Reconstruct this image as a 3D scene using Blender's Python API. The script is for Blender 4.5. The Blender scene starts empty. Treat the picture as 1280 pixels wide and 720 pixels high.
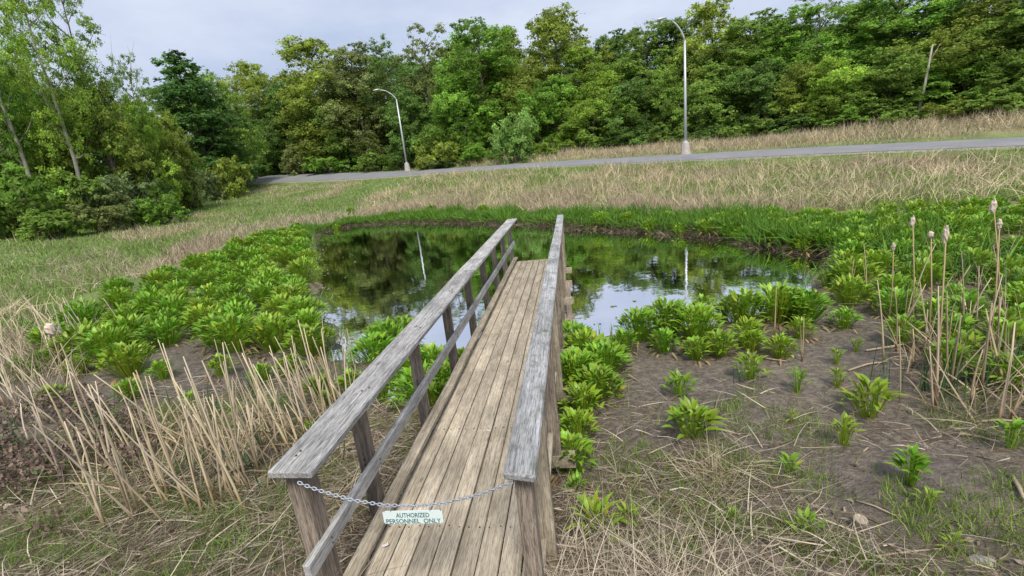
import bpy, bmesh, math, random
import numpy as np
from mathutils import Matrix, Vector, Euler
from math import radians, sin, cos, pi

S = bpy.context.scene
COL = S.collection
rng = np.random.default_rng(7)
random.seed(7)

# ------------------------------------------------------------------ camera
F = 583.0                                             # focal length in photo pixels (1280 wide)
CAM = np.array([0.0, 0.0, 2.3])
_Y = np.array([72, 168, -F]); _Y /= np.linalg.norm(_Y)
_Z = -np.array([233, -2123, -F]); _Z /= np.linalg.norm(_Z)
_X = np.cross(_Y, _Z); _X /= np.linalg.norm(_X); _Y = np.cross(_Z, _X)
ROT = np.array([_X, _Y, _Z])
cd = bpy.data.cameras.new('camera'); cam = bpy.data.objects.new('camera', cd); COL.objects.link(cam)
cd.sensor_width = 36.0; cd.lens = F / 1280 * 36.0; cd.clip_start = 0.05; cd.clip_end = 3000
M = Matrix(ROT.tolist()).to_4x4(); M.translation = CAM.tolist(); cam.matrix_world = M
S.camera = cam

# ------------------------------------------------------------------ sky, sun, exposure
SUN_EL, SUN_AZ = radians(54), radians(168)            # high veiled sun behind the camera
W = bpy.data.worlds.new('World'); S.world = W; W.use_nodes = True
nt = W.node_tree; N = nt.nodes; L = nt.links
bg = N['Background']
sky = N.new('ShaderNodeTexSky'); sky.sky_type = 'NISHITA'; sky.sun_disc = False
sky.sun_elevation = SUN_EL; sky.sun_rotation = SUN_AZ; sky.air_density = 1.0; sky.dust_density = 2.0
tc = N.new('ShaderNodeTexCoord'); mp = N.new('ShaderNodeMapping'); mp.inputs['Scale'].default_value = (1.1, 1.1, 3.2)
nz = N.new('ShaderNodeTexNoise'); nz.inputs['Scale'].default_value = 2.2; nz.inputs['Detail'].default_value = 6; nz.inputs['Roughness'].default_value = 0.55
L.new(tc.outputs['Generated'], mp.inputs['Vector']); L.new(mp.outputs[0], nz.inputs['Vector'])
cr = N.new('ShaderNodeValToRGB')
cr.color_ramp.elements[0].position = 0.36; cr.color_ramp.elements[0].color = (5.6, 6.6, 8.9, 1)
cr.color_ramp.elements[1].position = 0.64; cr.color_ramp.elements[1].color = (8.2, 8.9, 10.6, 1)
L.new(nz.outputs['Fac'], cr.inputs[0])
mx = N.new('ShaderNodeMix'); mx.data_type = 'RGBA'; mx.inputs[0].default_value = 0.86
L.new(sky.outputs[0], mx.inputs[6]); L.new(cr.outputs[0], mx.inputs[7]); L.new(mx.outputs[2], bg.inputs[0])
bg.inputs[1].default_value = 0.072
sd_ = bpy.data.lights.new('sun', 'SUN'); sd_.energy = 3.4; sd_.angle = radians(16); sd_.color = (1, 0.95, 0.86)
sun = bpy.data.objects.new('sun', sd_); COL.objects.link(sun); sun.location = (0, 0, 40)
sun.rotation_euler = Vector((sin(SUN_AZ) * cos(SUN_EL), cos(SUN_AZ) * cos(SUN_EL), sin(SUN_EL))).to_track_quat('Z', 'Y').to_euler()
S.view_settings.view_transform = 'Standard'; S.view_settings.look = 'None'
S.view_settings.exposure = 0.42; S.view_settings.gamma = 1.0

# ------------------------------------------------------------------ helpers: rays, ground
WATER = -0.65

def ray(px, py):
    return ROT @ np.array([px - 640.0, 360.0 - py, -F])

def at_z(px, py, z):
    d = ray(px, py); s = (z - CAM[2]) / d[2]
    return CAM + s * d

def at_y(px, py, y):
    d = ray(px, py); return CAM + d * (y / d[1])

def px_of(P):
    v = (np.asarray(P) - CAM) @ ROT
    z = np.where(v[..., 2] < -1e-3, v[..., 2], -1e-3)
    return 640 - F * v[..., 0] / z, 360 + F * v[..., 1] / z

def sstep(a, b, x):
    t = np.clip((x - a) / (b - a), 0, 1); return t * t * (3 - 2 * t)

_perm = np.random.default_rng(3).random((256, 256))
def vnoise(x, y):
    xi = np.floor(x).astype(int); yi = np.floor(y).astype(int)
    fx = x - xi; fy = y - yi; fx = fx * fx * (3 - 2 * fx); fy = fy * fy * (3 - 2 * fy)
    g = lambda a, b: _perm[a % 256, b % 256]
    return (g(xi, yi) * (1 - fx) + g(xi + 1, yi) * fx) * (1 - fy) + (g(xi, yi + 1) * (1 - fx) + g(xi + 1, yi + 1) * fx) * fy
def fbm(x, y, o=4):
    s = 0; a = 0.5
    for k in range(o):
        s = s + a * vnoise(x + 17.3 * k, y - 9.1 * k); x = x * 2.03; y = y * 2.03; a *= 0.5
    return s / (1 - 0.5 ** o)

def in_poly(x, y, P):
    ins = np.zeros(np.shape(x), bool); n = len(P)
    for i in range(n):
        x0, y0 = P[i]; x1, y1 = P[(i + 1) % n]
        c = ((y0 > y) != (y1 > y)) & (x < (x1 - x0) * (y - y0) / (y1 - y0 + 1e-12) + x0)
        ins ^= c
    return ins
def poly_sd(x, y, P):
    d = np.full(np.shape(x), 1e9); n = len(P)
    for i in range(n):
        a = np.array(P[i]); b = np.array(P[(i + 1) % n]); ab = b - a
        t = np.clip(((x - a[0]) * ab[0] + (y - a[1]) * ab[1]) / (ab @ ab), 0, 1)
        d = np.minimum(d, np.hypot(x - a[0] - t * ab[0], y - a[1] - t * ab[1]))
    return np.where(in_poly(x, y, P), -d, d)

POND_PX = [(386, 300), (400, 291), (440, 282), (500, 278), (560, 278), (630, 280), (700, 283), (800, 290), (880, 296), (930, 300),
           (950, 307), (1000, 313), (1050, 322), (1040, 345), (1000, 372), (950, 390), (900, 402), (850, 408), (800, 410), (765, 418),
           (720, 440), (650, 480), (580, 505), (500, 512), (455, 500), (435, 465), (418, 430), (405, 390), (392, 350), (388, 320)]
POND = [tuple(at_z(a, b, WATER)[:2]) for a, b in POND_PX]

# road centre line: from far left to right, with heights
ROAD = np.array([(-220, 96, 7.5), (-130, 84.0, 5.6), (-76, 75.5, 4.3), (-52, 69.0, 3.72), (-38, 64.3, 3.02), (-23.5, 57.8, 2.22), (-6, 47.5, 1.7), (8.2, 38.6, 1.12),
                 (17, 33.2, 0.74), (25.5, 28.4, 0.30), (38, 21.5, -0.2), (58, 10.5, -0.6), (110, -20, -.8), (200, -80, -.8)], float)
def _dense(P, n=16):
    out = []
    for i in range(len(P) - 1):
        p0 = P[max(i - 1, 0)]; p1 = P[i]; p2 = P[i + 1]; p3 = P[min(i + 2, len(P) - 1)]
        for t in np.linspace(0, 1, n, endpoint=False):
            out.append(0.5 * (2 * p1 + (p2 - p0) * t + (2 * p0 - 5 * p1 + 4 * p2 - p3) * t * t + (3 * p1 - p0 - 3 * p2 + p3) * t ** 3))
    out.append(P[-1]); return np.array(out)
ROADC = _dense(ROAD)
def road_dist(x, y):
    x = np.asarray(x, float); y = np.asarray(y, float)
    best = np.full(x.shape, 1e9); zz = np.zeros(x.shape); side = np.zeros(x.shape)
    for i in range(len(ROADC) - 1):
        a = ROADC[i]; b = ROADC[i + 1]; ab = b[:2] - a[:2]
        t = np.clip(((x - a[0]) * ab[0] + (y - a[1]) * ab[1]) / (ab @ ab), 0, 1)
        dx = x - a[0] - t * ab[0]; dy = y - a[1] - t * ab[1]; d = np.hypot(dx, dy)
        m = d < best
        best = np.where(m, d, best); zz = np.where(m, a[2] + t * (b[2] - a[2]), zz); side = np.where(m, ab[0] * dy - ab[1] * dx, side)
    return best, zz, side                          # side > 0: beyond the road
ROAD_HW = 3.3
def bank(x):                                       # the carriageway is banked towards the pond
    return .022 + .085 * (1 - sstep(-45, -8, x))

CTRL = np.array([
    (0, 0, .42), (-3, 0, .38), (3, 0, .42), (6, 0, .5), (-6, 0, .35), (0, -4, .8), (7, -5, .8), (-7, -5, .8),
    (-.5, 1.5, -.0), (.5, 1.9, -.06), (2, 2.1, -.12), (4, 2.5, -.15), (-2.5, 2, -.15), (-4.5, 2.5, -.1),
    (.8, 3.2, -.38), (2.5, 3.6, -.40), (5, 4.2, -.38), (-.9, 3.2, -.42), (-2.5, 3.2, -.36), (-4.5, 4, -.36), (-7, 4, -.25),
    (1, 5, -.52), (3, 5.5, -.53), (5.5, 6, -.5), (8, 7, -.45), (1.5, 7, -.57), (4, 8, -.57), (7, 10, -.5), (10, 10, -.45), (14, 10, -.35),
    (-3, 5, -.5), (-5, 7, -.54), (-8, 9, -.54), (-10, 14, -.56), (-13, 20, -.54), (-16, 26, -.5),
    (-11, 7, -.42), (-14, 10, -.42), (-20, 14, -.2), (-22, 20, .0), (-20, 27, -.1), (-30, 22, .9), (-28, 31, .8), (-22, 39, .6), (-31, 46, 1.1),
    (-40, 30, 1.6), (-35, 14, 1.1), (-47, 52, 2.0), (-18, 7, .0), (-28, 8, .7),
    (2, 18.5, -.5), (5, 15.2, -.5), (-1, 21.8, -.5), (-7, 26.8, -.5), (-14, 31.5, -.48),
    (8, 18, -.42), (13, 16, -.4), (4, 25, -.12), (14, 22, -.3), (-2, 31, .25), (-10, 37, .7), (10, 32, .35), (20, 22, -.4),
    (-52, 69, 3.65), (-76, 75.5, 4.3), (-23, 58, 2.22), (8, 38.6, 1.1), (25.5, 28.4, .3), (40, 20, -.3), (60, 9, -.6),
    (32, 39, 2.2), (42, 30, 2.1), (14, 54, 2.0), (-6, 68, 2.7), (-40, 92, 4.0), (60, 40, 4),
    (0, 160, 6), (150, 150, 6), (-150, 190, 8), (250, 0, 2), (-200, 0, 4), (0, -250, 2), (-90, 60, 4.0), (100, 80, 5), (250, 250, 7), (-250, 250, 9)], float)
def _tps_fit(C):
    n = len(C); d = np.hypot(C[:, None, 0] - C[None, :, 0], C[:, None, 1] - C[None, :, 1])
    K = np.where(d > 0, d * d * np.log(d + 1e-12), 0) + 0.02 * np.eye(n)
    P = np.c_[np.ones(n), C[:, :2]]; A = np.zeros((n + 3, n + 3)); A[:n, :n] = K; A[:n, n:] = P; A[n:, :n] = P.T
    return np.linalg.solve(A, np.r_[C[:, 2], 0, 0, 0])
TW = _tps_fit(CTRL)
def tps(x, y):
    out = TW[-3] + TW[-2] * x + TW[-1] * y
    for (cx, cy, _), w in zip(CTRL, TW):
        d2 = (x - cx) ** 2 + (y - cy) ** 2
        out = out + w * 0.5 * d2 * np.log(d2 + 1e-12)
    return out
def gz(x, y):
    """height of the ground"""
    x = np.asarray(x, float); y = np.asarray(y, float); shp = x.shape
    x = np.atleast_1d(x); y = np.atleast_1d(y)
    r = np.hypot(x, y); k = np.where(r > 240, 240 / np.maximum(r, 1), 1)
    z = tps(x * k, y * k)
    near = 1 - sstep(25, 50, r)
    z = z + near * ((fbm(x * 1.3, y * 1.3, 3) - .5) * .12 + (fbm(x * 6 + 40, y * 6, 3) - .5) * .05) + (fbm(x * .22, y * .22 + 9, 3) - .5) * .5 * sstep(20, 60, r)
    d, rz, side = road_dist(x, y)
    w = 1 - sstep(ROAD_HW + .3, ROAD_HW + 4.5, d)
    z = z * (1 - w) + (rz - .03 - .05 * sstep(ROAD_HW, ROAD_HW + 1.5, d) + np.clip(np.sign(side) * d, -ROAD_HW - .6, ROAD_HW + .6) * bank(x)) * w
    s = poly_sd(x, y, POND) + (fbm(x * .9, y * .9 + 4, 3) - .5) * .9
    z = np.where((s < 5) & (s >= 0), np.maximum(z, WATER + .012 + .035 * np.minimum(s, 1.5) + .11 * sstep(0, .5, s) * (sstep(11, 13, y) * (x > -9))), z)
    inside = WATER - .02 - .45 * sstep(0, 1.6, -s)
    z = np.where(s < 0, np.minimum(inside, z), z)
    return z.reshape(shp) if shp else float(z[0])
def hit(px, py):
    """the point of the ground seen at a pixel of the photo"""
    d = ray(px, py); d = d / np.hypot(d[0], d[1])
    t = np.geomspace(1.2, 220, 700)
    P = CAM[None] + d[None] * t[:, None]
    g = gz(P[:, 0], P[:, 1])
    b = np.nonzero(P[:, 2] <= np.maximum(g, WATER))[0]
    i = b[0] if len(b) else len(t) - 1
    return float(P[i, 0]), float(P[i, 1]), float(max(g[i], -9))

# ------------------------------------------------------------------ helpers: objects
def tag(o, label=None, cat=None, group=None, kind=None):
    for k, v in (('label', label), ('category', cat), ('group', group), ('kind', kind)):
        if v: o[k] = v
    return o
def empty(name, loc=(0, 0, 0), rz=0.0):
    o = bpy.data.objects.new(name, None); o.empty_display_size = .2; o.location = loc; o.rotation_euler = (0, 0, rz); COL.objects.link(o); return o
def link(name, me, parent=None, loc=None, rot=None, scale=None):
    o = bpy.data.objects.new(name, me); COL.objects.link(o)
    if parent: o.parent = parent
    if loc is not None: o.location = loc
    if rot is not None: o.rotation_euler = rot
    if scale is not None: o.scale = scale
    return o
def np_mesh(name, V, Fq, mat, C=None, smooth=False):
    """mesh from numpy: V (n,3), Fq list of (m,k) index arrays"""
    me = bpy.data.meshes.new(name)
    if not isinstance(Fq, (list, tuple)): Fq = [Fq]
    Fq = [f for f in Fq if len(f)]
    me.vertices.add(len(V)); me.vertices.foreach_set('co', np.asarray(V, np.float32).ravel())
    nl = sum(f.size for f in Fq); nf = sum(len(f) for f in Fq)
    me.loops.add(nl); me.loops.foreach_set('vertex_index', np.concatenate([f.ravel() for f in Fq]).astype(np.int32))
    st = []; o = 0
    for f in Fq:
        st.append(o + np.arange(len(f)) * f.shape[1]); o += f.size
    me.polygons.add(nf); me.polygons.foreach_set('loop_start', np.concatenate(st).astype(np.int32))
    if smooth: me.polygons.foreach_set('use_smooth', np.ones(nf, bool))
    if C is not None:
        a = me.color_attributes.new('Col', 'FLOAT_COLOR', 'POINT')
        a.data.foreach_set('color', np.c_[C, np.ones(len(C))].astype(np.float32).ravel())
    me.update(calc_edges=True); me.validate()
    if mat: me.materials.append(mat)
    return me
def bm_mesh(name, bm, mat, smooth=False):
    me = bpy.data.meshes.new(name); bm.normal_update(); bm.to_mesh(me); bm.free()
    if mat: me.materials.append(mat)
    if smooth:
        for p in me.polygons: p.use_smooth = True
    return me
def merge(parts):
    """join (V, [faces], C) triples"""
    Vs, Cs, fd = [], [], {}; o = 0
    for V, Fs, C in parts:
        Vs.append(V); Cs.append(C)
        for f in Fs:
            if len(f): fd.setdefault(f.shape[1], []).append(f + o)
        o += len(V)
    return np.concatenate(Vs), [np.concatenate(v) for v in fd.values()], np.concatenate(Cs)

def strips(P, D, Ln, Wd, col, droop=0.0, seg=2, bend=None, side=None, taper=1.0, colvar=0.12, r=rng):
    """flat blades: start P, direction D, length, width; droop pulls the tip down"""
    n = len(P); Ln = np.broadcast_to(Ln, n); Wd = np.broadcast_to(Wd, n); droop = np.broadcast_to(droop, n)
    if side is None:
        a = r.uniform(0, 2 * pi, n); h = np.c_[np.cos(a), np.sin(a), np.zeros(n)]
        side = np.cross(D, h); side /= np.linalg.norm(side, axis=1)[:, None] + 1e-9
    if bend is None: bend = np.zeros((n, 3))
    V = np.zeros((n, 2 * seg + 1, 3)); col = np.broadcast_to(col, (n, 3)) * (1 + r.normal(0, colvar, (n, 1)))
    for k in range(seg + 1):
        t = k / seg
        c = P + D * (Ln * t)[:, None] + bend * (Ln * t * t)[:, None]
        c[:, 2] -= droop * Ln * t * t
        w = Wd * .5 * (1 - taper * t ** 1.5)
        if k < seg:
            V[:, 2 * k] = c - side * w[:, None]; V[:, 2 * k + 1] = c + side * w[:, None]
        else: V[:, 2 * seg] = c
    b = (np.arange(n) * (2 * seg + 1))[:, None]
    fs = []
    for k in range(seg - 1): fs.append(b + np.array([[2 * k, 2 * k + 1, 2 * k + 3, 2 * k + 2]]))
    tri = b + np.array([[2 * seg - 2, 2 * seg - 1, 2 * seg]])
    C = np.repeat(np.clip(col, 0, 1)[:, None], 2 * seg + 1, 1).reshape(-1, 3)
    return V.reshape(-1, 3), ([np.concatenate(fs)] if fs else []) + [tri], C

def tube(pts, rad, sides=6, col=(1, 1, 1)):
    pts = np.asarray(pts, float); n = len(pts); rad = np.broadcast_to(rad, n)
    V = []; 
    for i in range(n):
        t = pts[min(i + 1, n - 1)] - pts[max(i - 1, 0)]; t = t / (np.linalg.norm(t) + 1e-9)
        a = np.array([1, 0, 0]) if abs(t[0]) < .8 else np.array([0, 1, 0])
        u = np.cross(t, a); u /= np.linalg.norm(u); v = np.cross(t, u)
        for k in range(sides):
            an = 2 * pi * k / sides; V.append(pts[i] + rad[i] * (cos(an) * u + sin(an) * v))
    fs = []
    for i in range(n - 1):
        for k in range(sides):
            fs.append((i * sides + k, i * sides + (k + 1) % sides, (i + 1) * sides + (k + 1) % sides, (i + 1) * sides + k))
    V.append(pts[0]); V.append(pts[-1]); tr = []
    for k in range(sides):
        tr.append((n * sides, (k + 1) % sides, k)); tr.append((n * sides + 1, (n - 1) * sides + k, (n - 1) * sides + (k + 1) % sides))
    return np.array(V), [np.array(fs), np.array(tr)], np.tile(np.array(col, float), (len(V), 1))

# ------------------------------------------------------------------ materials
def new_mat(name):
    m = bpy.data.materials.new(name); m.use_nodes = True
    n = m.node_tree.nodes; l = m.node_tree.links
    return m, n, l, n['Principled BSDF']
def node(n, t, **kw):
    o = n.new(t)
    for k, v in kw.items():
        if k in o.inputs: o.inputs[k].default_value = v
        else: setattr(o, k, v)
    return o
def ramp(n, stops):
    r_ = n.new('ShaderNodeValToRGB'); e = r_.color_ramp.elements
    while len(e) < len(stops): e.new(.5)
    for x, (p, c) in zip(e, stops): x.position = p; x.color = (*c, 1)
    return r_
def mixc(n, l, a, b, fac, mode='MIX'):
    m = n.new('ShaderNodeMix'); m.data_type = 'RGBA'; m.blend_type = mode
    for s, v in ((0, fac), (6, a), (7, b)):
        if hasattr(v, 'links'): l.new(v, m.inputs[s])
        else: m.inputs[s].default_value = v if s == 0 else (*v, 1)
    return m.outputs[2]

def foliage_mat(name, transl=.35, rough=.5, objcol=False, spec=.3, var=.35):
    m, n, l, b = new_mat(name)
    at = n.new('ShaderNodeVertexColor'); at.layer_name = 'Col'; c = at.outputs[0]
    if objcol:
        oi = n.new('ShaderNodeObjectInfo'); c = mixc(n, l, c, oi.outputs['Color'], 1.0, 'MULTIPLY')
    geo = n.new('ShaderNodeNewGeometry')
    mr = node(n, 'ShaderNodeMapRange'); mr.inputs[3].default_value = 1 - var; mr.inputs[4].default_value = 1 + var
    l.new(geo.outputs['Random Per Island'], mr.inputs[0])
    c = mixc(n, l, c, (1, 1, 1), 0.0)
    vm = n.new('ShaderNodeVectorMath'); vm.operation = 'SCALE'; l.new(c, vm.inputs[0]); l.new(mr.outputs[0], vm.inputs['Scale'])
    c = vm.outputs[0]
    l.new(c, b.inputs['Base Color']); b.inputs['Roughness'].default_value = rough; b.inputs['Specular IOR Level'].default_value = spec
    if transl:
        tr = n.new('ShaderNodeBsdfTranslucent'); l.new(c, tr.inputs[0])
        ms = n.new('ShaderNodeMixShader'); ms.inputs[0].default_value = transl
        l.new(b.outputs[0], ms.inputs[1]); l.new(tr.outputs[0], ms.inputs[2]); l.new(ms.outputs[0], n['Material Output'].inputs[0])
    return m
M_TREE = foliage_mat('tree_leaves', .58, .55, True, .25, .4)
M_MARSH = foliage_mat('marsh_leaves', .35, .4, True, .4, .3)
M_GRASS = foliage_mat('grass_blades', .3, .6, False, .2, .3)
M_STRAW = foliage_mat('dry_straw', .15, .7, False, .2, .3)
M_STALK = foliage_mat('dry_stalk', 0, .7, True, .2, .0)

def bark_mat(name, c0, c1):
    m, n, l, b = new_mat(name)
    t = n.new('ShaderNodeTexCoord'); mp = n.new('ShaderNodeMapping'); mp.inputs['Scale'].default_value = (6, 6, 1.2); l.new(t.outputs['Object'], mp.inputs[0])
    z = node(n, 'ShaderNodeTexNoise', Scale=2.0, Detail=5.0); l.new(mp.outputs[0], z.inputs['Vector'])
    r_ = ramp(n, [(.3, c0), (.7, c1)]); l.new(z.outputs[0], r_.inputs[0]); l.new(r_.outputs[0], b.inputs['Base Color']); b.inputs['Roughness'].default_value = .9
    return m
M_BARK = bark_mat('bark_brown', (.07, .055, .04), (.2, .165, .125))
M_PALE = bark_mat('bark_pale', (.2, .18, .15), (.42, .39, .33))

def wood_mat(name, lo, hi, dark, streak=.5, spots=True, rough=.85, green=None, crack=.55):
    m, n, l, b = new_mat(name)
    t = n.new('ShaderNodeTexCoord'); oi = n.new('ShaderNodeObjectInfo')
    sc = n.new('ShaderNodeVectorMath'); sc.operation = 'SCALE'; sc.inputs[0].default_value = (13, 37, 7); l.new(oi.outputs['Random'], sc.inputs['Scale'])
    ad = n.new('ShaderNodeVectorMath'); ad.operation = 'ADD'; l.new(t.outputs['Object'], ad.inputs[0]); l.new(sc.outputs[0], ad.inputs[1])
    def nz(scale, S_, det=4, ro=.6):
        mp = n.new('ShaderNodeMapping'); mp.inputs['Scale'].default_value = scale; l.new(ad.outputs[0], mp.inputs[0])
        z = node(n, 'ShaderNodeTexNoise', Scale=S_, Detail=float(det), Roughness=ro); l.new(mp.outputs[0], z.inputs['Vector']); return z.outputs['Fac']
    grain = nz((60, 2.0, 60), 1.0, 5, .65); fine = nz((190, 13, 190), 1.0, 3); blot = nz((5, 2.2, 5), 1.0, 4)
    r_ = ramp(n, [(.32, lo), (.68, hi)]); l.new(grain, r_.inputs[0])
    r2 = ramp(n, [(.36, (1, 1, 1)), (.5, (0, 0, 0))]); l.new(fine, r2.inputs[0])
    mk = n.new('ShaderNodeMath'); mk.operation = 'MULTIPLY'; mk.inputs[1].default_value = streak; l.new(r2.outputs[0], mk.inputs[0])
    c = mixc(n, l, r_.outputs[0], dark, mk.outputs[0])
    r3 = ramp(n, [(.3, (.62, .62, .62)), (.7, (1.25, 1.25, 1.25))]); l.new(blot, r3.inputs[0])
    c = mixc(n, l, c, r3.outputs[0], 1.0, 'MULTIPLY')
    mr = n.new('ShaderNodeMapRange'); mr.inputs[3].default_value = .82; mr.inputs[4].default_value = 1.16; l.new(oi.outputs['Random'], mr.inputs[0])
    vm = n.new('ShaderNodeVectorMath'); vm.operation = 'SCALE'; l.new(c, vm.inputs[0]); l.new(mr.outputs[0], vm.inputs['Scale']); c = vm.outputs[0]
    if spots:                                          # knots
        vo = n.new('ShaderNodeTexVoronoi'); vo.inputs['Scale'].default_value = 1.0
        mp = n.new('ShaderNodeMapping'); mp.inputs['Scale'].default_value = (9, 2.6, 9); l.new(ad.outputs[0], mp.inputs[0]); l.new(mp.outputs[0], vo.inputs['Vector'])
        r4 = ramp(n, [(.06, (1, 1, 1)), (.12, (0, 0, 0))]); l.new(vo.outputs['Distance'], r4.inputs[0])
        c = mixc(n, l, c, tuple(.6 * v for v in lo), r4.outputs[0])
    ck = nz((38, .8, 38), 1.0, 4, .7); sb = n.new('ShaderNodeMath'); sb.operation = 'SUBTRACT'; sb.inputs[1].default_value = .5; l.new(ck, sb.inputs[0])
    ab = n.new('ShaderNodeMath'); ab.operation = 'ABSOLUTE'; l.new(sb.outputs[0], ab.inputs[0])
    rc = ramp(n, [(.004, (crack, crack, crack)), (.018, (0, 0, 0))]); l.new(ab.outputs[0], rc.inputs[0]); c = mixc(n, l, c, tuple(.5 * v for v in dark), rc.outputs[0])
    if green:
        g = nz((7, 5, 7), 1.0, 5, .7); r5 = ramp(n, [(.52, (0, 0, 0)), (.68, (.75, .75, .75))]); l.new(g, r5.inputs[0]); c = mixc(n, l, c, green, r5.outputs[0])
    l.new(c, b.inputs['Base Color']); b.inputs['Roughness'].default_value = rough; b.inputs['Specular IOR Level'].default_value = .25
    bp = n.new('ShaderNodeBump'); bp.inputs['Strength'].default_value = .6; bp.inputs['Distance'].default_value = .006
    sm = n.new('ShaderNodeMath'); sm.operation = 'SUBTRACT'; l.new(grain, sm.inputs[0]); l.new(mk.outputs[0], sm.inputs[1])
    l.new(sm.outputs[0], bp.inputs['Height']); l.new(bp.outputs[0], b.inputs['Normal'])
    return m
M_DECK = wood_mat('weathered_deck', (.33, .275, .20), (.52, .455, .355), (.09, .07, .05), .38)
M_RAIL = wood_mat('silvered_rail', (.25, .245, .235), (.52, .505, .485), (.07, .065, .06), .6, rough=.9)
M_RAILB = wood_mat('bluish_rail', (.27, .275, .275), (.54, .54, .545), (.08, .08, .07), .5, rough=.8, green=(.10, .11, .075))
M_MID = wood_mat('skylit_rail', (.40, .395, .375), (.68, .66, .63), (.1, .09, .08), .5)  # lighter copy of the rail wood; skylight on the left mid rail painted in
M_POST = wood_mat('brown_post', (.19, .15, .115), (.38, .315, .25), (.05, .04, .03), .6)
M_BEAM = wood_mat('pale_beam', (.24, .2, .15), (.44, .38, .28), (.08, .06, .04), .5)

def flat_mat(name, col, rough=.6, metal=0.0, noise=.15, scale=8.0):
    m, n, l, b = new_mat(name)
    t = n.new('ShaderNodeTexCoord'); z = node(n, 'ShaderNodeTexNoise', Scale=scale, Detail=5.0); l.new(t.outputs['Object'], z.inputs['Vector'])
    r_ = ramp(n, [(.3, tuple(c * (1 - noise) for c in col)), (.7, tuple(min(1, c * (1 + noise)) for c in col))]); l.new(z.outputs[0], r_.inputs[0])
    l.new(r_.outputs[0], b.inputs['Base Color']); b.inputs['Roughness'].default_value = rough; b.inputs['Metallic'].default_value = metal
    return m
M_GALV = flat_mat('galvanised_steel', (.36, .39, .44), .5, .5)
M_POLE = flat_mat('grey_aluminium', (.5, .52, .55), .45, .35, .08, 2)
M_CONC = flat_mat('concrete', (.42, .38, .34), .9, 0, .2, 5)
M_SIGN = flat_mat('sign_white', (.60, .68, .66), .4, 0, .05, 12)
M_SIGNTXT = flat_mat('sign_green_print', (.02, .13, .12), .5, 0, .1, 12)
M_NAIL = flat_mat('rusty_nail', (.09, .06, .045), .7, .4)
M_FLUFF = flat_mat('seed_fluff', (.55, .45, .36), .95, 0, .25, 40)
M_STONE = flat_mat('grey_stone', (.3, .27, .23), .9, 0, .3, 14)

# ------------------------------------------------------------------ the ground
def zones(x, y, z):
    """where mud, straw litter, green meadow and tan meadow lie (weights)"""
    r = np.hypot(x, y); s = poly_sd(x, y, POND); d, rz, side = road_dist(x, y)
    n1 = fbm(x * .8 + 3, y * .8, 4); n2 = fbm(x * .25, y * .25 + 7, 4)
    low = 1 - sstep(-.40, -.22, z + (n1 - .5) * .25)
    mud = low * (1 - sstep(7.0, 11, y - .25 * np.abs(x) + (n1 - .5) * 3) * (x > 0)) * (1 - sstep(9, 13, -x - .35 * y + 2) * (x < 0))
    mud = np.where((x < -2) & (r < 26) & (s < 4.5) & (y < 26), np.maximum(mud, low), mud)
    mud = np.maximum(mud, 1 - sstep(.2, 1.1, s))
    far = sstep(9, 13, r)
    beyond = ((side > 0) & (d > ROAD_HW)).astype(float)
    tanm = sstep(.38, .62, n2 + .25 * sstep(-12, 8, x) - .10)
    verge = 1 - sstep(ROAD_HW + 1.0, ROAD_HW + 3.0, d + (n1 - .5) * 2)
    tanm = np.where(beyond > 0, np.clip(.35 + .6 * sstep(-18, 4, x), 0, 1), tanm) * (1 - verge)
    return mud, far, tanm, verge
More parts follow.
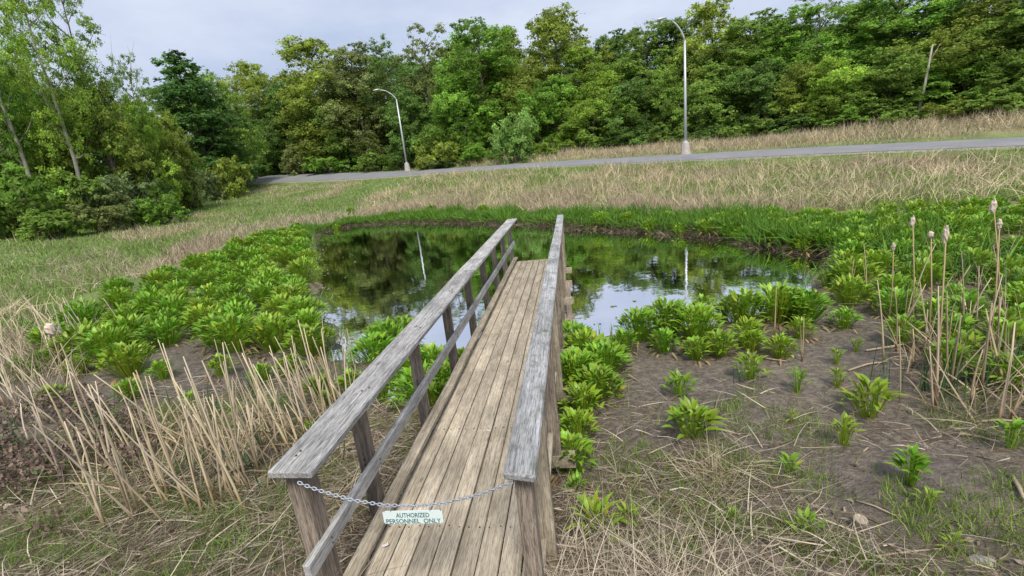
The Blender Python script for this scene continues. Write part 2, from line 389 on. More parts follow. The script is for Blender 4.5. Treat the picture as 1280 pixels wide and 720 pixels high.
def build_ground():
    rs = np.concatenate([[0.0], np.geomspace(.5, 30, 190), np.geomspace(31.5, 1500, 70)])
    na = 420
    # finer in front
    A = np.linspace(0, 1, na, endpoint=False); ang = 2 * pi * (A + .10 * np.sin(2 * pi * A))   # dense round +/- pi
    ang = ang + pi + pi / 2                                  # dense towards +Y
    Rr, An = np.meshgrid(rs[1:], ang, indexing='ij')
    x = np.r_[0, (Rr * np.cos(An)).ravel()]; y = np.r_[0, (Rr * np.sin(An)).ravel()]
    z = gz(x, y)
    V = np.c_[x, y, z]; n = len(rs) - 1
    i = np.arange(n - 1)[:, None] * na; k = np.arange(na)[None]; k2 = (k + 1) % na
    q = np.stack([1 + i + k, 1 + i + na + k, 1 + i + na + k2, 1 + i + k2], -1).reshape(-1, 4)
    t = np.stack([np.zeros(na, int), 1 + np.arange(na), 1 + (np.arange(na) + 1) % na], -1)
    mud, far, tanm, verge = zones(x, y, z)
    C = np.c_[mud, far, tanm]
    m, nn, l, b = new_mat('ground_soil')
    at = nn.new('ShaderNodeVertexColor'); at.layer_name = 'Col'; sp = nn.new('ShaderNodeSeparateColor'); l.new(at.outputs[0], sp.inputs[0])
    tcn = nn.new('ShaderNodeTexCoord')
    def nz(sc, det=6, ro=.6, off=0):
        z_ = node(nn, 'ShaderNodeTexNoise', Scale=sc, Detail=float(det), Roughness=ro); l.new(tcn.outputs['Object'], z_.inputs['Vector']); return z_.outputs['Fac']
    n_a, n_b, n_c = nz(3.0), nz(14, 5), nz(55, 4)
    rm = ramp(nn, [(.28, (.07, .056, .044)), (.5, (.14, .114, .09)), (.74, (.235, .195, .16))]); l.new(n_b, rm.inputs[0])
    rl = ramp(nn, [(.3, (.09, .07, .05)), (.55, (.22, .18, .13)), (.75, (.38, .32, .245))]); l.new(n_c, rl.inputs[0])
    rg = ramp(nn, [(.3, (.08, .13, .03)), (.55, (.14, .205, .05)), (.8, (.25, .28, .11))]); l.new(n_b, rg.inputs[0])
    rt = ramp(nn, [(.3, (.17, .14, .08)), (.55, (.30, .24, .15)), (.8, (.42, .35, .23))]); l.new(n_b, rt.inputs[0])
    mead = mixc(nn, l, rg.outputs[0], rt.outputs[0], sp.outputs[2])
    # thin green moss on the near soil
    moss = ramp(nn, [(.5, (0, 0, 0)), (.66, (.55, .55, .55))]); l.new(n_a, moss.inputs[0])
    lit = mixc(nn, l, rl.outputs[0], (.085, .10, .03), moss.outputs[0])
    c = mixc(nn, l, lit, mead, sp.outputs[1]); c = mixc(nn, l, c, rm.outputs[0], sp.outputs[0])
    l.new(c, b.inputs['Base Color'])
    wet = ramp(nn, [(.42, (.30, .30, .30)), (.62, (.85, .85, .85))]); l.new(n_a, wet.inputs[0])
    rgh = mixc(nn, l, (.95, .95, .95), wet.outputs[0], sp.outputs[0]); l.new(rgh, b.inputs['Roughness'])
    big = nz(.55, 4); rb = ramp(nn, [(.35, (.72, .72, .72)), (.65, (1.18, 1.16, 1.12))]); l.new(big, rb.inputs[0])
    c = mixc(nn, l, c, rb.outputs[0], 1.0, 'MULTIPLY'); l.new(c, b.inputs['Base Color'])
    b.inputs['Specular IOR Level'].default_value = .5
    bp = nn.new('ShaderNodeBump'); bp.inputs['Strength'].default_value = 1.0; bp.inputs['Distance'].default_value = .05
    ad = nn.new('ShaderNodeMath'); ad.operation = 'MULTIPLY_ADD'; ad.inputs[1].default_value = .4; l.new(n_c, ad.inputs[0]); l.new(n_b, ad.inputs[2])
    l.new(ad.outputs[0], bp.inputs['Height']); l.new(bp.outputs[0], b.inputs['Normal'])
    o = link('ground', np_mesh('ground', V, [q, t], m, C, True)); tag(o, 'muddy banks and grassy slopes around the small pond', kind='structure')
build_ground()

def build_water():
    m, n, l, b = new_mat('pond_water')
    n.remove(b)
    tcn = n.new('ShaderNodeTexCoord'); mp = n.new('ShaderNodeMapping'); mp.inputs['Scale'].default_value = (1, 1, 1); l.new(tcn.outputs['Object'], mp.inputs[0])
    z = node(n, 'ShaderNodeTexNoise', Scale=3.0, Detail=3.0); l.new(mp.outputs[0], z.inputs['Vector'])
    bp = n.new('ShaderNodeBump'); bp.inputs['Strength'].default_value = .06; bp.inputs['Distance'].default_value = .03; l.new(z.outputs[0], bp.inputs['Height'])
    di = n.new('ShaderNodeBsdfDiffuse'); di.inputs[0].default_value = (.05, .052, .034, 1)
    gl = n.new('ShaderNodeBsdfGlossy'); gl.inputs['Roughness'].default_value = .025; gl.inputs[0].default_value = (.84, .85, .88, 1)
    fr = node(n, 'ShaderNodeFresnel', IOR=2.1); l.new(bp.outputs[0], gl.inputs['Normal']); l.new(bp.outputs[0], fr.inputs['Normal'])
    ms = n.new('ShaderNodeMixShader'); l.new(fr.outputs[0], ms.inputs[0]); l.new(di.outputs[0], ms.inputs[1]); l.new(gl.outputs[0], ms.inputs[2])
    l.new(ms.outputs[0], n['Material Output'].inputs[0])
    P = np.array(POND); c = P.mean(0)
    Q = c + (P - c) * (1 + 1.2 / np.linalg.norm(P - c, axis=1))[:, None]
    V = np.c_[Q, np.full(len(Q), WATER)]; V = np.r_[V, [[c[0], c[1], WATER]]]
    k = np.arange(len(Q)); t = np.stack([k, (k + 1) % len(Q), np.full(len(Q), len(Q))], -1)
    tag(link('water', np_mesh('water', V, [t], m)), 'still dark pond water reflecting trees and sky', kind='structure')
build_water()

def shoulder():
    m, n, l, b = new_mat('shoulder_gravel')
    tcn = n.new('ShaderNodeTexCoord'); z = node(n, 'ShaderNodeTexNoise', Scale=4.0, Detail=8.0, Roughness=.8); l.new(tcn.outputs['Object'], z.inputs['Vector'])
    r_ = ramp(n, [(.35, (.12, .13, .06)), (.5, (.24, .21, .16)), (.7, (.36, .33, .28))]); l.new(z.outputs[0], r_.inputs[0]); l.new(r_.outputs[0], b.inputs['Base Color']); b.inputs['Roughness'].default_value = .95
    d = np.gradient(ROADC[:, :2], axis=0); d /= np.linalg.norm(d, axis=1)[:, None]; nn_ = np.c_[-d[:, 1], d[:, 0]]; k = len(ROADC); i = np.arange(k - 1)
    V, fs = [], []
    for sgn in (-1, 1):
        wob = .45 + .5 * fbm(ROADC[:, 0] * .7 + 5 * sgn, ROADC[:, 1] * .7, 3); b0 = sum(len(v) for v in V)
        for o_ in (sgn * (ROAD_HW - .1) + 0 * wob, sgn * (ROAD_HW + wob)):
            V.append(np.c_[ROADC[:, :2] + nn_ * o_[:, None], ROADC[:, 2] + np.where(np.abs(o_) > ROAD_HW, -.09, .026) + np.clip(o_, -ROAD_HW - .6, ROAD_HW + .6) * bank(ROADC[:, 0])])
        fs.append(b0 + np.stack([i, i + 1, k + i + 1, k + i], -1))
    tag(link('road_shoulder', np_mesh('road_shoulder', np.concatenate(V), [np.concatenate(fs)], m)), 'narrow gravel shoulder along both edges of the road', kind='structure')
def build_road():
    shoulder()
    m, n, l, b = new_mat('asphalt')
    tcn = n.new('ShaderNodeTexCoord'); z = node(n, 'ShaderNodeTexNoise', Scale=.5, Detail=8.0, Roughness=.7); l.new(tcn.outputs['Object'], z.inputs['Vector'])
    r_ = ramp(n, [(.3, (.155, .155, .165)), (.7, (.235, .235, .245))]); l.new(z.outputs[0], r_.inputs[0]); l.new(r_.outputs[0], b.inputs['Base Color']); b.inputs['Roughness'].default_value = .85
    d = np.gradient(ROADC[:, :2], axis=0); d /= np.linalg.norm(d, axis=1)[:, None]; nn_ = np.c_[-d[:, 1], d[:, 0]]
    offs = np.linspace(-ROAD_HW, ROAD_HW, 5)
    V = np.concatenate([np.c_[ROADC[:, :2] + nn_ * o_, ROADC[:, 2] + .05 - .02 * abs(o_) / ROAD_HW + o_ * bank(ROADC[:, 0])] for o_ in offs]); k = len(ROADC)
    fs = []
    for j in range(4):
        i = np.arange(k - 1); fs.append(np.stack([j * k + i, j * k + i + 1, (j + 1) * k + i + 1, (j + 1) * k + i], -1))
    tag(link('road', np_mesh('road', V, [np.concatenate(fs)], m)), 'grey asphalt road rising behind the pond', kind='structure')
build_road()

# ------------------------------------------------------------------ the footbridge
def box_bm(sx, sy, sz, bev=.004, bm=None, loc=(0, 0, 0), segs=1):
    own = bm is None
    if own: bm = bmesh.new()
    r_ = bmesh.ops.create_cube(bm, size=1, matrix=Matrix.Translation(loc) @ Matrix.Diagonal((sx, sy, sz, 1)))
    es = list({e for v in r_['verts'] for e in v.link_edges})
    if segs > 1:
        lng = [e for e in es if abs((e.verts[0].co - e.verts[1].co).y) > sy * .9]
        bmesh.ops.subdivide_edges(bm, edges=lng, cuts=segs - 1, use_grid_fill=True)
        es = [e for e in bm.edges if len(e.link_faces) == 2 and e.calc_face_angle(0) > .5]
    if bev: bmesh.ops.bevel(bm, geom=es, offset=bev, segments=1, affect='EDGES')
    return bm
bridge = empty('footbridge', (-.88, 1.6, 0))
tag(bridge, 'weathered grey wooden footbridge with plank deck and railings reaching over the pond', 'footbridge')
_bcache = {}
def board(name, sx, sy, sz, loc, mat, rot=(0, 0, 0), warp=.0, bev=.004, segs=6, parent=None):
    """a board along its local Y; loc is its centre in the world"""
    rr_ = random.Random(hash((round(sx, 3), round(sy, 3), round(loc[0], 2), round(loc[1], 2))) & 0xffff)
    bm = box_bm(sx, sy, sz, bev, segs=segs)
    if warp:
        a, b_, c_ = rr_.uniform(-1, 1), rr_.uniform(-1, 1), rr_.uniform(0, 6)
        for v in bm.verts:
            t = v.co.y / max(sy, .01)
            v.co.z += warp * a * (1 - 4 * t * t) * .7 + warp * .3 * sin(9 * t + c_); v.co.x += warp * b_ * .6 * (1 - 4 * t * t)
            v.co.x += rr_.uniform(-1, 1) * .0012; v.co.z += rr_.uniform(-1, 1) * .0012
    p = parent or bridge
    o = link(name, bm_mesh(name, bm, mat), p, rot=rot)
    off = Vector(loc) - (bridge.location if p is bridge else Vector((0, 0, 0)))
    o.location = off
    return o
def nails(parent, pts):
    bm = bmesh.new()
    for p in pts:
        bmesh.ops.create_cone(bm, cap_ends=True, segments=7, radius1=.0065, radius2=.005, depth=.006, matrix=Matrix.Translation(p))
    o = link('nail', bm_mesh('nail', bm, M_NAIL), parent); return o
Y0, Y1 = 1.55, 10.62
XL, PITCH, NP = -1.415, .1385, 8
joints = [[5.1], [4.05, 7.6], [5.1], [3.6, 7.7], [5.25], [4.4, 8.0], [5.0], [4.2, 7.9]]
beam_y = [2.48 + 1.17 * k for k in range(8)]
for i in range(NP):
    ys = [Y0] + joints[i] + [Y1]
    for a, b_ in zip(ys[:-1], ys[1:]):
        w = PITCH - .009 + random.uniform(-.002, .002)
        o = board('plank', w, b_ - a - .006, .038, (XL + PITCH * (i + .5), (a + b_) / 2, -.019 + random.uniform(-.003, .003)), M_DECK, rot=(0, random.uniform(-.012, .012), random.uniform(-.0004, .0004)), warp=.004)
        cy = (a + b_) / 2
        nails(o, [(sx_, y - cy + random.uniform(-.012, .012), .0195) for y in beam_y if a < y < b_ for sx_ in (-w * .28, w * .28)])
board('end_board', 1.10, .038, .14, (-.865, Y1 + .024, -.072), M_BEAM, segs=1)
# stringers and cross beams
for x_ in (-1.36, -.88, -.37):
    board('stringer', .045, 9.0, .19, (x_, 6.1, -.135), M_POST, segs=4)
for y in beam_y:
    board('cross_beam', 1.52, .09, .13, (-.895, y - .06, -.298), M_BEAM, segs=1, bev=.006)
# posts: left ones beyond the beam, right ones before it
def post(x_, y, top, bot, w=.095, d=.085, mat=M_POST, tilt=(0, 0)):
    bm = bmesh.new(); h = top - bot
    bmesh.ops.create_cube(bm, size=1, matrix=Matrix.Diagonal((w, h, d, 1)))
    bmesh.ops.bevel(bm, geom=list(bm.edges), offset=.006, segments=1, affect='EDGES')
    o = link('post', bm_mesh('post', bm, mat), bridge)
    o.rotation_euler = (pi / 2 + tilt[0], tilt[1], 0)
    o.location = Vector((x_, y, (top + bot) / 2)) - bridge.location
    return o
RT = .905
ly = [1.96] + [y + .17 for y in beam_y]; ry = [1.90] + [y - .06 for y in beam_y]
for k, y in enumerate(ly):
    if k == 0: o = post(-1.525, y, RT, -.6, .10, .13)
    else: o = post(-1.535, y, RT, -1.15 if y > 3 else -.6, .09, .09)
    nails(o, [(0, (.44 - .04 * s_) - (RT - (1.15 if (y > 3 and k) else .6)) / 2, .05) for s_ in (0, 1)])
for k, y in enumerate(ry):
    post(-.305 if k else -.325, y, RT - .01, -.234 if k else -.6, .10 if k else .085, .085, M_BEAM if k % 2 else M_POST)
# far piles under the bridge, one dark on the pond side
for (x_, y) in ((-.235, 6.45), (-.235, 9.4), (-1.45, 6.45)):
    o = post(x_, y, -.24, -1.4, .11, .11); o.name = 'pile'
# handrails
o = board('top_rail', .235, 4.17, .040, (-1.475, 1.81 + 2.085, RT + .02), M_RAIL, warp=.008, bev=.006, rot=(0, .01, 0))
nails(o, [(random.uniform(-.06, .06), y - 3.895 + e, .021) for y in ly if y < 5.8 for e in (-.02, .02)])
o = board('top_rail', .235, 5.20, .040, (-1.475, 5.985 + 2.60, RT + .02), M_RAIL, warp=.010, bev=.006)
nails(o, [(random.uniform(-.06, .06), y - 8.585 + e, .021) for y in ly if 6.2 < y < 11 for e in (-.02, .02)])
o = board('top_rail', .150, 2.64, .042, (-.325, 1.78 + 1.32, RT + .012), M_RAILB, warp=.010, bev=.010, rot=(.0, .16, 0))
o = board('top_rail', .150, 3.00, .042, (-.322, 4.424 + 1.50, RT + .014), M_RAILB, warp=.008, bev=.008, rot=(0, .10, 0))
o = board('top_rail', .150, 3.72, .042, (-.318, 7.43 + 1.86, RT + .012), M_RAILB, warp=.008, bev=.008, rot=(0, .03, 0))
def mid(x_):
    o = board('mid_rail', .038, 4.5, .095, (x_, 1.74 + 2.25, .395), M_MID, warp=.006, bev=.004)
    nails(o, [(.019, y - 3.99, .015) for y in ly if y < 6] + [(.019, y - 3.99, -.02) for y in ly if y < 6])
    board('mid_rail', .038, 4.72, .095, (x_, 6.245 + 2.36, .395), M_MID, warp=.006, bev=.004)
mid(-1.464)
board('mid_rail', .038, 4.4, .095, (-.40, 8.4, .395), M_RAIL, warp=.006, bev=.004)
for a, b_ in ((1.5, 4.3), (4.31, 7.5), (7.51, 10.72)):
    board('toe_board', .092, b_ - a, .038, (-1.421, (a + b_) / 2, .075), M_BEAM, warp=.012, bev=.004)
    board('toe_board', .038, b_ - a, .09, (-.372, (a + b_) / 2, .047), M_BEAM, warp=.004, bev=.004)
for y in ly:                                           # blocks that hold the toe board off the deck
    if y < 10.6: board('block', .06, .14, .05, (-1.435, y, .0295), M_BEAM, segs=1)

# ------------------------------------------------------------------ chain and sign
def build_chain():
    pts = np.array([at_y(a, b_, 1.80) for a, b_ in ((373, 603), (385, 608), (402, 614), (440, 625), (480, 631.5), (520, 632.5), (560, 628), (600, 618), (625, 609), (640, 603))])
    seg = np.linalg.norm(np.diff(pts, axis=0), axis=1); cum = np.r_[0, np.cumsum(seg)]
    P_ = .0185; n = int(cum[-1] / P_)
    t = np.linspace(0, cum[-1], n + 1); Q = np.stack([np.interp(t, cum, pts[:, k]) for k in range(3)], -1)
    root = empty('chain', pts[0].tolist())
    tag(root, 'galvanised steel chain slung across the bridge entrance between the two end posts', 'chain')
    bm = bmesh.new(); ring = []
    a_, b_, rr_ = .0128, .0066, .0027
    for k in range(14):
        an = 2 * pi * k / 14; c = Vector((a_ * cos(an), b_ * sin(an), 0)); nn_ = Vector((cos(an), sin(an), 0))
        ring.append([bm.verts.new(c + nn_ * rr_ * cos(q) + Vector((0, 0, rr_ * sin(q)))) for q in (0, pi / 3, 2 * pi / 3, pi, 4 * pi / 3, 5 * pi / 3)])
    for k in range(14):
        for j in range(6):
            bm.faces.new((ring[k][j], ring[(k + 1) % 14][j], ring[(k + 1) % 14][(j + 1) % 6], ring[k][(j + 1) % 6]))
    me = bm_mesh('link', bm, M_GALV, True)
    for i in range(n):
        c = (Q[i] + Q[i + 1]) / 2; d = Vector((Q[i + 1] - Q[i]).tolist()).normalized()
        q = d.to_track_quat('X', 'Z') @ Euler((radians(45 + 90 * (i % 2)), 0, 0)).to_quaternion()
        o = link('link', me, root, (c - pts[0]).tolist()); o.rotation_mode = 'QUATERNION'; o.rotation_quaternion = q
    return pts
CH = build_chain()
def build_sign():
    a = at_y(478, 639, 1.795); b_ = at_y(552.5, 637.5, 1.795)
    w = b_[0] - a[0]; h = w * .225
    ang = math.atan2(b_[2] - a[2], w)
    root = empty('warning_sign', a.tolist()); root.rotation_euler = (radians(-6), -ang, 0)
    tag(root, 'small white sign with green lettering hanging from the chain across the bridge', 'sign')
    bm = bmesh.new()
    bmesh.ops.create_cube(bm, size=1, matrix=Matrix.Translation((w / 2, 0, -h / 2)) @ Matrix.Diagonal((w, .004, h, 1)))
    bmesh.ops.bevel(bm, geom=[e for e in bm.edges if abs((e.verts[0].co - e.verts[1].co).y) > .003], offset=.006, segments=2, affect='EDGES')
    link('panel', bm_mesh('panel', bm, M_SIGN), root)
    dg = None
    for txt, zc, sz, ww in (('AUTHORIZED', -.34 * h, .40 * h, .56 * w), ('PERSONNEL  ONLY', -.80 * h, .40 * h, .92 * w)):
        cu = bpy.data.curves.new('lettering', 'FONT'); cu.body = txt; cu.align_x = 'CENTER'; cu.align_y = 'CENTER'; cu.size = 1; cu.extrude = 0; cu.resolution_u = 3; cu.offset = .018
        tmp = bpy.data.objects.new('lettering', cu); COL.objects.link(tmp); bpy.context.view_layer.update()
        me = bpy.data.meshes.new_from_object(tmp.evaluated_get(bpy.context.evaluated_depsgraph_get()))
        COL.objects.unlink(tmp); bpy.data.objects.remove(tmp)
        co = np.array([v.co[:] for v in me.vertices]); lo, hi = co.min(0), co.max(0)
        for v in me.vertices:
            v.co = ((v.co.x - (lo[0] + hi[0]) / 2) / (hi[0] - lo[0]) * ww, 0, (v.co.y - (lo[1] + hi[1]) / 2) / (hi[1] - lo[1]) * sz * .92)
        me.materials.clear(); me.materials.append(M_SIGNTXT)
        link('lettering', me, root, (w / 2, -.0026, zc))
    for fx in (.03, .14, .8, .97):                     # wire hooks up to the chain
        x_ = a[0] + fx * w; zt = np.interp(x_, CH[:, 0], CH[:, 2])
        zb = a[2] + fx * w * math.tan(ang)
        V, Fs, C = tube([(fx * w, 0, -.006), (fx * w + .002, -.003, (zt - zb) * .5), (fx * w, 0, zt - zb + .004)], .0022, 5)
        link('hook', np_mesh('hook', V, Fs, M_GALV), root)
build_sign()

# ------------------------------------------------------------------ street lamps
def lamp(px, base_py, top_py, arm_tip_px, dist, label):
    d = ray(px, base_py); d /= np.hypot(d[0], d[1]); x_, y_ = d[0] * dist, d[1] * dist
    zb = gz(x_, y_)
    dt = ray(arm_tip_px[0], arm_tip_px[1]); dt /= np.hypot(dt[0], dt[1])
    dtop = ray(px + (px - 873) / (2483 - base_py) * (top_py - base_py) * -1, top_py); dtop /= np.hypot(dtop[0], dtop[1])
    H = CAM[2] + dtop[2] * dist - zb
    rd = np.array([.857, -.515]); nrm = np.array([-.515, -.857])     # towards the road and the camera side
    root = empty('street_lamp', (x_, y_, zb)); tag(root, label, 'street lamp')
    bm = bmesh.new(); bmesh.ops.create_cone(bm, cap_ends=True, segments=8, radius1=.42, radius2=.30, depth=1.1, matrix=Matrix.Translation((0, 0, .45)) @ Matrix.Rotation(pi / 8, 4, 'Z'))
    bmesh.ops.bevel(bm, geom=list(bm.edges), offset=.03, segments=1, affect='EDGES')
    link('footing', bm_mesh('footing', bm, M_CONC), root)
    bm = bmesh.new(); bmesh.ops.create_cone(bm, cap_ends=True, segments=16, radius1=.19, radius2=.17, depth=.12, matrix=Matrix.Translation((0, 0, 1.06)))
    link('base_plate', bm_mesh('base_plate', bm, M_POLE), root)
    V, Fs, C = tube([(0, 0, 1.0), (0, 0, H * .5), (0, 0, H)], [.125, .105, .08], 12); link('pole', np_mesh('pole', V, Fs, M_POLE, None, True), root)
    # the curved arm, out over the road towards the tip seen in the photo
    aim = np.array([-.93, -.37]) ; Lh = None
    tipz = CAM[2] + dt[2] * dist * .985 - zb
    c = np.cross([dt[0], dt[1], 0], [aim[0], aim[1], 0])[2]
    Lh = (x_ * dt[1] - y_ * dt[0]) / (aim[1] * dt[0] - aim[0] * dt[1])
    Lh = float(np.clip(abs(Lh), 1.2, 4.5)); dz = tipz - H
    A = []
    for t in np.linspace(0, 1, 9):
        A.append((aim[0] * Lh * (t ** 1.25), aim[1] * Lh * (t ** 1.25), H - .1 + (dz + .1) * (1 - (1 - t) ** 1.9)))
    V, Fs, C = tube(A, np.linspace(.07, .045, 9), 8); arm = link('arm', np_mesh('arm', V, Fs, M_POLE, None, True), root)
    bm = bmesh.new(); bmesh.ops.create_uvsphere(bm, u_segments=14, v_segments=8, radius=.5, matrix=Matrix.Diagonal((.85, .36, .22, 1)))
    for v in bm.verts:
        if v.co.z < -.02: v.co.z = -.02 + (v.co.z + .02) * .35
        v.co.x *= 1 + .15 * (v.co.x < 0)
    head = link('lamp_head', bm_mesh('lamp_head', bm, M_POLE, True), root, (A[-1][0] + aim[0] * .36, A[-1][1] + aim[1] * .36, A[-1][2] + .03), (0, radians(8), math.atan2(aim[1], aim[0])))
    bm = bmesh.new(); bmesh.ops.create_uvsphere(bm, u_segments=12, v_segments=6, radius=.5, matrix=Matrix.Translation((.05, 0, -.05)) @ Matrix.Diagonal((.5, .26, .12, 1)))
    link('lens', bm_mesh('lens', bm, flat_mat('lamp_lens', (.5, .5, .48), .2)), head)
lamp(510, 215, 124, (474, 111), 64, 'grey street lamp that looks tilted, on the left beyond the road, its arm curving left')
lamp(857, 192, 50, (832, 25), 43, 'tall straight grey street lamp on a concrete footing, right of the pond beyond the road')

# ------------------------------------------------------------------ trees
def leaf_quads(P, Nrm, size, r, aspect=.55):
    """rhombic leaf sprays at P facing about Nrm"""
    n = len(P); a = r.normal(0, 1, (n, 3)); u = np.cross(Nrm, a); u /= np.linalg.norm(u, axis=1)[:, None] + 1e-9; v = np.cross(Nrm, u)
    s = size * r.uniform(.6, 1.35, n); s = s[:, None]; k = r.uniform(-.25, .25, (n, 1))
    V = np.stack([P - u * s * .5, P + v * s * aspect * .5 + u * s * k * .3 + Nrm * s * .08, P + u * s * .5 - Nrm * s * .10, P - v * s * aspect * .5 + Nrm * s * .08], 1).reshape(-1, 3)
    return V, (np.arange(n) * 4)[:, None] + np.array([[0, 1, 2, 3]])
def crown_mesh(name, seed, lobes, nleaf, size, cvar=.18, hole=.0, flat=.95, updir=.25, mat=None):
    """leaf sprays over the shells of many unequal lobes; lobes = (x,y,z,r)"""
    r = np.random.default_rng(seed); Vs, Fs, Cs = [], [], []; o = 0
    tot = sum(l[3] ** 2 for l in lobes)
    for (x, y, z, R_) in lobes:
        n = max(12, int(nleaf * R_ * R_ / tot))
        nb = max(9, int(n / 40))                        # twig clusters on the lobe
        d = r.normal(0, 1, (nb, 3)); d[:, 2] = d[:, 2] * .8 + .28; d /= np.linalg.norm(d, axis=1)[:, None]
        rad = R_ * r.uniform(.6, 1.15, nb)
        cb = d * rad[:, None]; cb[:, 2] *= flat
        k = r.integers(0, nb, n)
        P = cb[k] + r.normal(0, 1, (n, 3)) * np.array([.16, .16, .13]) * R_ * r.uniform(.6, 1.2, (n, 1))
        Nn = d[k] * .8 + r.normal(0, .5, (n, 3)); Nn[:, 2] += updir; Nn /= np.linalg.norm(Nn, axis=1)[:, None]
        V, F_ = leaf_quads(P + np.array([x, y, z]), Nn, size, r)
        tone = 1 + r.normal(0, cvar) ; bt = 1 + r.normal(0, cvar * .8, nb)
        c = np.clip(tone * bt[k], .45, 1.8)[:, None] * np.ones((n, 3)); c[:, 0] *= 1 + r.normal(0, .08, n); 
        Vs.append(V); Fs.append(F_ + o); Cs.append(np.repeat(c, 4, 0)); o += len(V)
    return np_mesh(name, np.concatenate(Vs), [np.concatenate(Fs)], mat or M_TREE, np.concatenate(Cs))
def tree_proto(kind, seed):
    fine = kind.startswith('fine_'); kind = kind.replace('fine_', '')
    """unit-height tree: returns (trunk mesh, crown mesh); height 1 -> scaled later. built at 16 m so leaf size is true"""
    r = np.random.default_rng(seed); H = 9.0 if kind == 'low' else 16.0; lobes = []; limbs = []
    trunk = [(0, 0, -.4)]; x = y = 0
    for t in np.linspace(.12, .92, 7):
        x += r.normal(0, .16); y += r.normal(0, .16); trunk.append((x, y, t * H))
    tr = np.array(trunk); zt = tr[:, 2]
    ax = lambda z: (np.interp(z, zt, tr[:, 0]), np.interp(z, zt, tr[:, 1]))
    def prof(t):
        if kind == 'broad': return 4.3 * np.sin(pi * np.clip((t - .05) / 1.0, 0, 1)) ** .55 * (1.0 if t < .55 else 1 - .55 * (t - .55) / .45)
        if kind == 'low': return 3.6 * np.sin(pi * np.clip((t + .02) / 1.04, 0, 1)) ** .5 * (1.0 if t < .5 else 1 - .5 * (t - .5) / .5)
        if kind == 'tall': return 3.0 * np.sin(pi * np.clip((t - .12) / .95, 0, 1)) ** .6
        if kind == 'airy': return 2.9 * np.sin(pi * np.clip((t - .25) / .85, 0, 1)) ** .6
        if kind == 'column': return 2.6 * (1 - t) ** .45 * min(1, t * 6) 
        return 3
    nl = {'broad': 46, 'tall': 40, 'airy': 34, 'column': 40, 'low': 36}[kind]
    t0 = {'broad': .07, 'tall': .10, 'airy': .30, 'column': .05, 'low': .06}[kind]
    for i in range(nl):
        t = t0 + (1 - t0) * (i + r.uniform(0, 1)) / nl; t = min(t, .965); R_ = prof(t)
        a = i * 2.4 + r.uniform(-.6, .6); q = R_ * r.uniform(.35, 1.0)
        cx, cy = ax(t * H); lr = r.uniform(.75, 1.5) * {'broad': 1.35, 'tall': 1.12, 'airy': .9, 'column': .9, 'low': 1.05}[kind] * (1 if t < .8 else .75)
        lobes.append((cx + q * cos(a), cy + q * sin(a), t * H - .2 + r.normal(0, .5), lr)); limbs.append((t, a, q, lobes[-1]))
    parts = [tube(trunk, np.linspace(.21, .035, len(trunk)), 7)]
    for t, a, q, lb in limbs[::2]:
        zb = max(.08 * H, t * H - q * .9 - .5); cx, cy = ax(zb)
        parts.append(tube([(cx, cy, zb), ((cx + lb[0]) / 2 + r.normal(0, .15), (cy + lb[1]) / 2 + r.normal(0, .15), (zb + lb[2]) / 2 - .1), (lb[0], lb[1], lb[2])], [.075, .045, .015], 4))
        if kind == 'airy' or i % 3 == 0:
            for _ in range(4):
                e = np.array(lb[:3]) + r.normal(0, .6, 3) + np.array([0, 0, .5]); parts.append(tube([lb[:3], e], [.018, .006], 3))
    for _ in range(9):                                 # bare twigs poking out at the top
        cx, cy = ax(.9 * H); a = r.uniform(0, 6.3); l_ = r.uniform(.6, 1.4)
        parts.append(tube([(cx, cy, H * r.uniform(.86, .93)), (cx + cos(a) * l_ * .5, cy + sin(a) * l_ * .5, H * .93 + l_ * .55)], [.025, .006], 3))
    V, Fs, C = merge(parts)
    nleaf = {'broad': 40000, 'tall': 32000, 'airy': 12000, 'column': 28000, 'low': 24000}[kind] * (1.6 if fine else 1)
    return (np_mesh('trunk', V, Fs, M_BARK), crown_mesh('crown', seed + 50, lobes, nleaf, {'broad': .25, 'tall': .24, 'airy': .21, 'column': .25, 'low': .23}[kind] * (.75 if fine else 1)), H, {'broad': 4.6, 'tall': 3.4, 'airy': 3.2, 'column': 2.6, 'low': 4.0}[kind])
PROTO = {k: [tree_proto(k, 100 * j + 11 * len(k)) for j in range(n)] for k, n in (('broad', 4), ('tall', 4), ('airy', 3), ('column', 1), ('fine_airy', 3), ('low', 4))}
def bush_proto(seed, kind='bush'):
    r = np.random.default_rng(seed); lobes = []; parts = []
    for i in range(22):
        a = r.uniform(0, 6.3); q = math.sqrt(r.uniform(0, 1)) * 1.5; z = r.uniform(.15, 1) * (2.4 - q * .75)
        lobes.append((q * cos(a), q * sin(a), z, r.uniform(.35, .62)))
    for i in range(9):
        lb = lobes[i * 2]; parts.append(tube([(lb[0] * .15, lb[1] * .15, -.2), (lb[0] * .6, lb[1] * .6, lb[2] * .6), lb[:3]], [.04, .028, .01], 4))
    V, Fs, C = merge(parts)
    return (np_mesh('stems', V, Fs, M_BARK), crown_mesh('foliage', seed + 5, lobes, 7500 if kind == 'bush' else 9500, .16 if kind == 'bush' else .13, .16, updir=.45), 2.6, 1.75)
BUSH = [bush_proto(900 + 7 * j) for j in range(4)]
WILLOW = bush_proto(977, 'fine')

